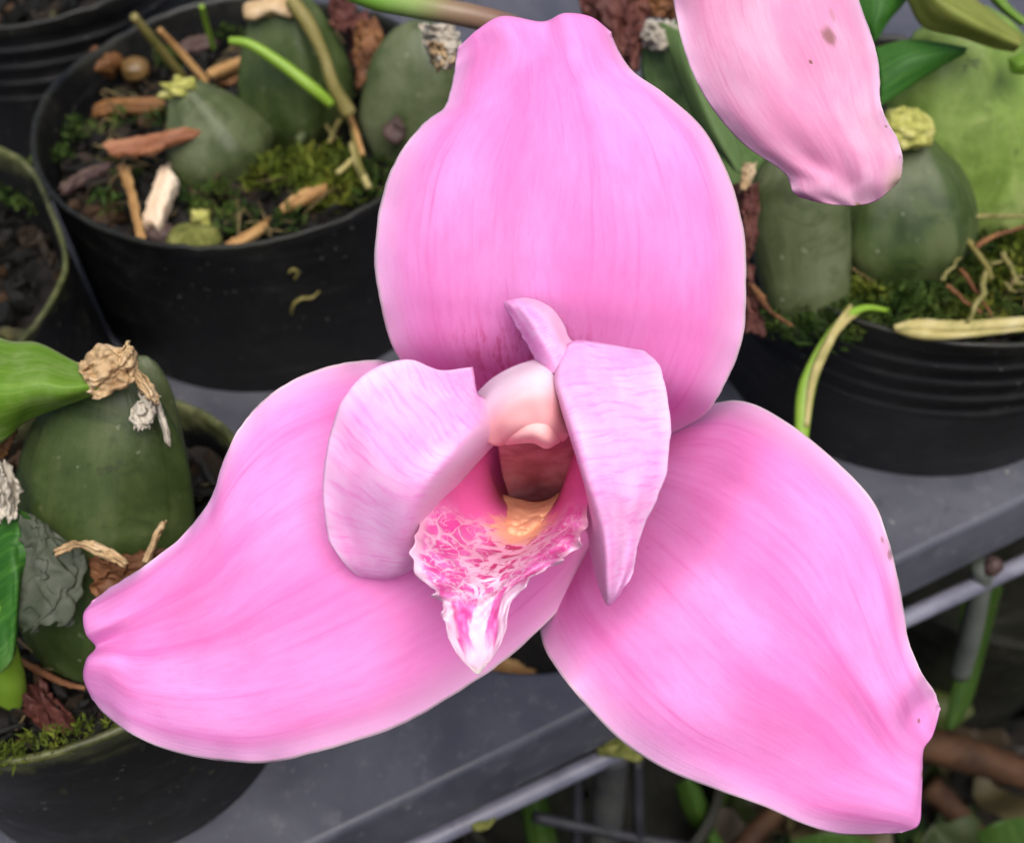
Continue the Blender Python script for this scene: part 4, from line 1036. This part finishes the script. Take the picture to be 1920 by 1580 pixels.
# left petal: rows from top to bottom, each from its outer reflexed edge over the fold into the throat
def pet_fn(seed, a=.5):
    def fn(g, uu, vv):
        g = g.copy()
        g[..., 2] += smooth_noise(g.shape[:2], (5, 5), seed) * .25
        e = np.clip((.25 - uu) / .25, 0, 1)
        g[..., 2] += e * smooth_noise(g.shape[:2], (13, 2), seed + 3) * a * .5
        g[..., 0] += e ** 3 * (smooth_noise(g.shape[:2], (17, 1), seed + 4) * 1.6 + smooth_noise(g.shape[:2], (45, 1), seed + 9) * .7)
        return g
    return fn
petl = [[(886, 688, 0.5), (889, 704, -0.5), (891, 720, -1), (895, 738, -2), (905, 745, -1), (918, 752, 2), (935, 765, 10)],
        [(825, 694, -4.6), (840, 715, -5.6), (860, 742, -6.5), (885, 772, -8), (903, 788, -7), (922, 800, -2), (938, 815, 8)],
        [(762, 674, -8), (785, 718, -9), (818, 765, -10), (850, 808, -12), (875, 825, -11), (898, 838, -5), (915, 845, 6)],
        [(695, 696, -9.7), (735, 755, -10.7), (778, 812, -12), (818, 850, -14), (845, 862, -13), (868, 872, -7), (886, 878, 5)],
        [(640, 752, -9.4), (685, 810, -10.4), (735, 860, -12), (785, 893, -14), (814, 900, -13), (838, 908, -7), (856, 914, 4)],
        [(615, 832, -7.4), (663, 868, -8.4), (714, 908, -10.5), (762, 938, -12), (790, 940, -11), (814, 944, -5), (834, 948, 6)],
        [(607, 912, -4.3), (653, 934, -5.3), (702, 960, -7), (748, 985, -8), (776, 984, -7), (800, 980, 0), (825, 976, 9)],
        [(613, 982, -1.2), (657, 994, -2.2), (702, 1010, -3.5), (748, 1026, -4), (774, 1022, -3), (800, 1010, 2), (828, 1000, 9)],
        [(632, 1043, 1.2), (672, 1047, 0.2), (712, 1052, -0.5), (752, 1055, -1), (778, 1046, 0), (805, 1032, 3), (832, 1020, 9)],
        [(666, 1075, 3.9), (694, 1076, 2.9), (722, 1078, 2.5), (752, 1072, 2), (778, 1060, 3), (804, 1046, 5), (832, 1035, 9)],
        [(698, 1084, 6.6), (717, 1086, 5.6), (736, 1084, 5.5), (756, 1077, 5), (778, 1064, 5), (804, 1050, 6), (832, 1040, 9)]]
sheet('petal', petl, M_petal, fl, 80, 64, fn=pet_fn(211))
# right petal: rows top to bottom, each from its outer right edge over the fold into the throat
petr = [[(1205, 656, 0.2), (1170, 650, -1), (1130, 643, -1.4), (1085, 638, -2), (1066, 645, -2), (1050, 660, 4), (1040, 680, 18)],
        [(1236, 685, -4.1), (1190, 690, -5.3), (1140, 690, -5.8), (1085, 690, -7), (1045, 700, -7), (1040, 715, 2), (1040, 730, 18)],
        [(1250, 738, -6.5), (1205, 745, -7.7), (1155, 745, -8.2), (1100, 745, -10), (1055, 752, -10), (1052, 765, 0), (1055, 775, 18)],
        [(1257, 800, -8.2), (1215, 805, -9.4), (1168, 805, -10.2), (1118, 808, -12), (1074, 818, -12), (1072, 825, -2), (1075, 830, 16)],
        [(1252, 870, -8.2), (1215, 872, -9.4), (1178, 872, -10.2), (1135, 875, -12), (1094, 885, -12), (1092, 890, -2), (1092, 892, 14)],
        [(1236, 930, -7.2), (1208, 930, -8.4), (1180, 932, -9.2), (1148, 935, -11), (1114, 945, -11), (1106, 950, -1), (1102, 955, 12)],
        [(1208, 985, -5.2), (1190, 985, -6.4), (1172, 988, -7.2), (1152, 992, -9), (1129, 1000, -9), (1112, 1005, 0), (1104, 1010, 10)],
        [(1193, 1025, -4.2), (1182, 1028, -5.4), (1168, 1032, -6.2), (1153, 1036, -8), (1135, 1045, -8), (1118, 1045, 0), (1110, 1050, 9)],
        [(1186, 1068, -2.8), (1176, 1072, -4), (1165, 1078, -4.8), (1152, 1082, -6), (1136, 1085, -6), (1125, 1085, 0), (1119, 1085, 7)],
        [(1168, 1105, -1.5), (1162, 1108, -2.7), (1155, 1112, -3.4), (1147, 1114, -4), (1138, 1114, -4), (1131, 1110, 0), (1126, 1106, 4)],
        [(1146, 1131, 0.6), (1145, 1132, -0.6), (1143, 1133, -1), (1141, 1133, -1), (1138, 1131, -1), (1136, 1129, 0), (1134, 1127, 1)]]
sheet('petal', petr, M_petal, fl, 80, 64, fn=pet_fn(212, .3))
# folded-up end of the right petal
flap = [[(1010, 690, 2), (1030, 700, -3), (1055, 695, -5), (1080, 680, -2), (1090, 650, 3)],
        [(1002, 668, 2), (1018, 670, -3), (1038, 662, -5), (1056, 650, -3), (1068, 634, 3)],
        [(985, 638, 3), (1000, 636, -2), (1020, 630, -4), (1040, 620, -2), (1058, 608, 4)],
        [(966, 606, 4), (982, 604, 0), (1002, 600, -2), (1022, 592, 0), (1038, 580, 5)],
        [(950, 578, 5), (964, 576, 2), (980, 574, 1), (996, 570, 2), (1010, 564, 6)],
        [(946, 566, 6), (954, 563, 5), (964, 561, 4), (974, 559, 5), (984, 558, 7)]]
sheet('petal_tip', flap, M_petal, fl, 40, 30, fn=pet_fn(213, .3))

# lip
def lip_fn(g, uu, vv):
    g = g.copy(); s = np.abs(uu - .5) * 2; sg = np.sign(uu - .5)
    e = np.clip((s - .5) / .5, 0, 1) ** 1.8 * np.clip((vv - .24) * 5, 0, 1) * np.clip((1.0 - vv) * 5, 0.1, 1)
    ph = vv * 2 * math.pi * 8.5 + sg * 1.3 + 2.2 * np.sin(vv * 11 + sg * 2)
    k = np.clip((.80 - vv) * 6, .18, 1)
    g[..., 2] += e * 2.6 * np.sin(ph) * k
    n1 = smooth_noise(g.shape[:2], (60, 1), 5)
    g[..., 0] += e ** 2 * sg * (9 * np.cos(ph) + 3.2 * n1) * k
    g[..., 1] += e ** 2 * 4.5 * np.sin(ph * .7 + 1) * k
    g[..., 2] += smooth_noise(g.shape[:2], (26, 12), 6) * .38 * np.clip((vv - .25) * 4, 0, 1) * np.clip((.85 - vv) * 8, .2, 1)
    return g
lip = [[(985, 820, 34), (975, 850, 37), (985, 875, 39), (1003, 885, 40), (1020, 875, 39), (1035, 850, 37), (1040, 820, 34)],
       [(938, 822, 20), (930, 890, 26), (958, 930, 31), (1000, 945, 32), (1040, 928, 30), (1058, 890, 26), (1068, 830, 20)],
       [(905, 832, 8), (915, 885, 15), (940, 940, 20), (990, 958, 21), (1038, 945, 19), (1062, 900, 15), (1082, 860, 10)],
       [(865, 870, 2), (885, 912, 8), (925, 955, 13), (982, 980, 14), (1035, 962, 12), (1072, 922, 9), (1098, 915, 4)],
       [(820, 925, -3), (855, 955, 3), (908, 985, 8), (972, 1003, 9), (1028, 985, 8), (1070, 955, 4), (1102, 960, 0)],
       [(784, 975, -6), (835, 1000, -2), (895, 1020, 3), (960, 1030, 3), (1015, 1012, 3), (1058, 995, 0), (1094, 1000, -4)],
       [(776, 1025, -9), (828, 1040, -6), (885, 1050, -3), (942, 1054, -3), (996, 1040, -3), (1042, 1028, -5), (1072, 1035, -8)],
       [(788, 1075, -12), (832, 1078, -10), (880, 1082, -8), (930, 1084, -8), (965, 1074, -8), (1005, 1064, -9), (1035, 1062, -11)],
       [(810, 1110, -14), (845, 1110, -13), (885, 1112, -11), (922, 1112, -11), (948, 1100, -11), (975, 1090, -12), (998, 1086, -13)],
       [(826, 1135, -15), (850, 1138, -14), (880, 1142, -13), (912, 1140, -13), (934, 1128, -13), (952, 1116, -14), (970, 1108, -15)],
       [(834, 1168, -16), (853, 1172, -15), (878, 1176, -14), (908, 1174, -14), (928, 1164, -14), (942, 1152, -15), (954, 1142, -16)],
       [(846, 1205, -16), (862, 1210, -15), (882, 1214, -14), (906, 1212, -14), (924, 1203, -14), (936, 1194, -15), (946, 1184, -16)],
       [(866, 1236, -15), (876, 1240, -14), (888, 1243, -13.5), (904, 1240, -13.5), (916, 1233, -13.5), (924, 1226, -14), (932, 1218, -15)],
       [(888, 1257, -13), (891, 1260, -12.5), (895, 1263, -12.5), (900, 1261, -12.5), (903, 1257, -12.5), (906, 1253, -12.7), (909, 1248, -13)]]
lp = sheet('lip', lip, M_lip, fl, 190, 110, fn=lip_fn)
ROOT[lp.name] = ROOT[fl.name]
# callus: fleshy yellow tongue in the trough of the lip
cal = [[(940, 930, 27), (975, 940, 25), (1002, 945, 24), (1030, 940, 25), (1052, 925, 27)],
       [(938, 950, 22), (965, 958, 17.5), (995, 962, 16.5), (1025, 955, 17), (1050, 940, 21)],
       [(930, 970, 17), (958, 975, 13), (985, 979, 12.2), (1014, 972, 13), (1042, 960, 16.5)],
       [(938, 992, 13.5), (957, 995, 9.9), (975, 998, 9.1), (996, 991, 9.9), (1016, 980, 12.5)],
       [(955, 1008, 12), (963, 1008, 9.8), (970, 1008, 9.4), (978, 1005, 9.8), (988, 1000, 12)]]
sheet('callus', cal, M_callus, lp, 40, 34, fn=crumple(.3, (12, 10), 77), solid=.001)
# column: arched white hood, peach cap on its end, darker hollow underside
colm = [[(878, 760, 9), (925, 712, 5), (980, 684, 3), (1030, 676, 4), (1075, 690, 9)],
        [(890, 790, 2), (930, 735, -3), (982, 706, -5), (1030, 700, -4), (1066, 735, 5)],
        [(905, 815, -1), (940, 763, -6), (986, 734, -8), (1030, 733, -7), (1068, 770, 3)],
        [(918, 828, -1), (946, 786, -6), (990, 764, -8), (1031, 764, -7), (1068, 797, 3)],
        [(930, 832, 1), (954, 806, -5), (993, 792, -7), (1031, 794, -6), (1064, 814, 3)],
        [(942, 830, 5), (964, 818, -1.5), (995, 814, -4), (1029, 820, -3.5), (1054, 824, 5)]]
co = sheet('column', colm, M_column, fl, 40, 40, fn=crumple(.2, (5, 5), 78), solid=.0008)
ROOT[co.name] = ROOT[fl.name]
cap = [[(946, 822, 5), (964, 800, -2.5), (994, 788, -6.0), (1026, 790, -5.0), (1050, 812, 5)],
       [(946, 826, 3), (965, 810, -4.0), (995, 801, -6.9), (1027, 805, -6.2), (1049, 820, 3)],
       [(948, 829, 3), (967, 820, -3.4), (996, 815, -5.8), (1026, 824, -5.4), (1047, 826, 3)],
       [(954, 830, 8), (973, 827, 2), (1002, 827, 0), (1025, 837, 0), (1042, 828, 7)]]
sheet('anther_cap', cap, M_anther, co, 40, 40, fn=crumple(.1, (5, 5), 79), solid=.0008)
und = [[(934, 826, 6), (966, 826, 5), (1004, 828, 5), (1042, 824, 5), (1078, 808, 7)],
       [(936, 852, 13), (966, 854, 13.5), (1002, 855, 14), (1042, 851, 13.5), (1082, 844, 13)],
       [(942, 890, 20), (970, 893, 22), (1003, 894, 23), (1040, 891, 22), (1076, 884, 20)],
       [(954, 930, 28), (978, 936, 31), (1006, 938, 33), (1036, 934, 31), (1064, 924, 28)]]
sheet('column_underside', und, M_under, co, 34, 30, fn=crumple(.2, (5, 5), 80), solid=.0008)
# short flower stalk behind the flower
sweep('flower_stalk', [P(1060, 900, D0 + .033), P(1080, 950, D0 + .050), P(1060, 1050, D0 + .075), P(1000, 1150, D0 + .11)], [.004, .0032, .0028, .0028], M_shoot, fl, n=30, seg=12)

# second flower: only one sepal hangs into the picture
f2 = thing('orchid_flower', 'second paler pink orchid sepal with brown specks hanging in at upper right', 'orchid flower', P(1400, -330, .235))
s2 = [arch((1300, -330), (1380, -330), (1460, -340), 10, 6, 10),
      arch((1262, -180), (1400, -190), (1540, -210), 10, 1, 9),
      arch((1258, -60), (1420, -70), (1590, -90), 10, -2, 8),
      arch((1268, 30), (1440, 20), (1608, -5), 10, -3, 8),
      arch((1285, 100), (1470, 95), (1636, 75), 10, -3, 8),
      arch((1312, 165), (1500, 160), (1648, 130), 10, -2, 8),
      arch((1352, 225), (1530, 220), (1650, 185), 9, -1, 7),
      arch((1400, 275), (1560, 270), (1662, 225), 8.5, 0.5, 6.5),
      arch((1450, 308), (1580, 310), (1682, 260), 8, 2, 6),
      arch((1476, 330), (1590, 340), (1692, 300), 8, 3, 6),
      arch((1486, 358), (1595, 365), (1690, 330), 8, 4, 7),
      [(1500, 370, 8), (1545, 381, 6.5), (1580, 385, 6), (1610, 385, 6), (1640, 378, 6.5), (1662, 362, 7), (1684, 342, 8)]]
sheet('sepal', s2, M_sepal2, f2, 110, 71, .205, fn=sep_fn(204, .25, .25))
sweep('flower_stalk', [P(1390, -320, .214), P(1400, -420, .235), P(1380, -560, .29)], [.004, .003, .0028], M_shoot, f2, n=20)
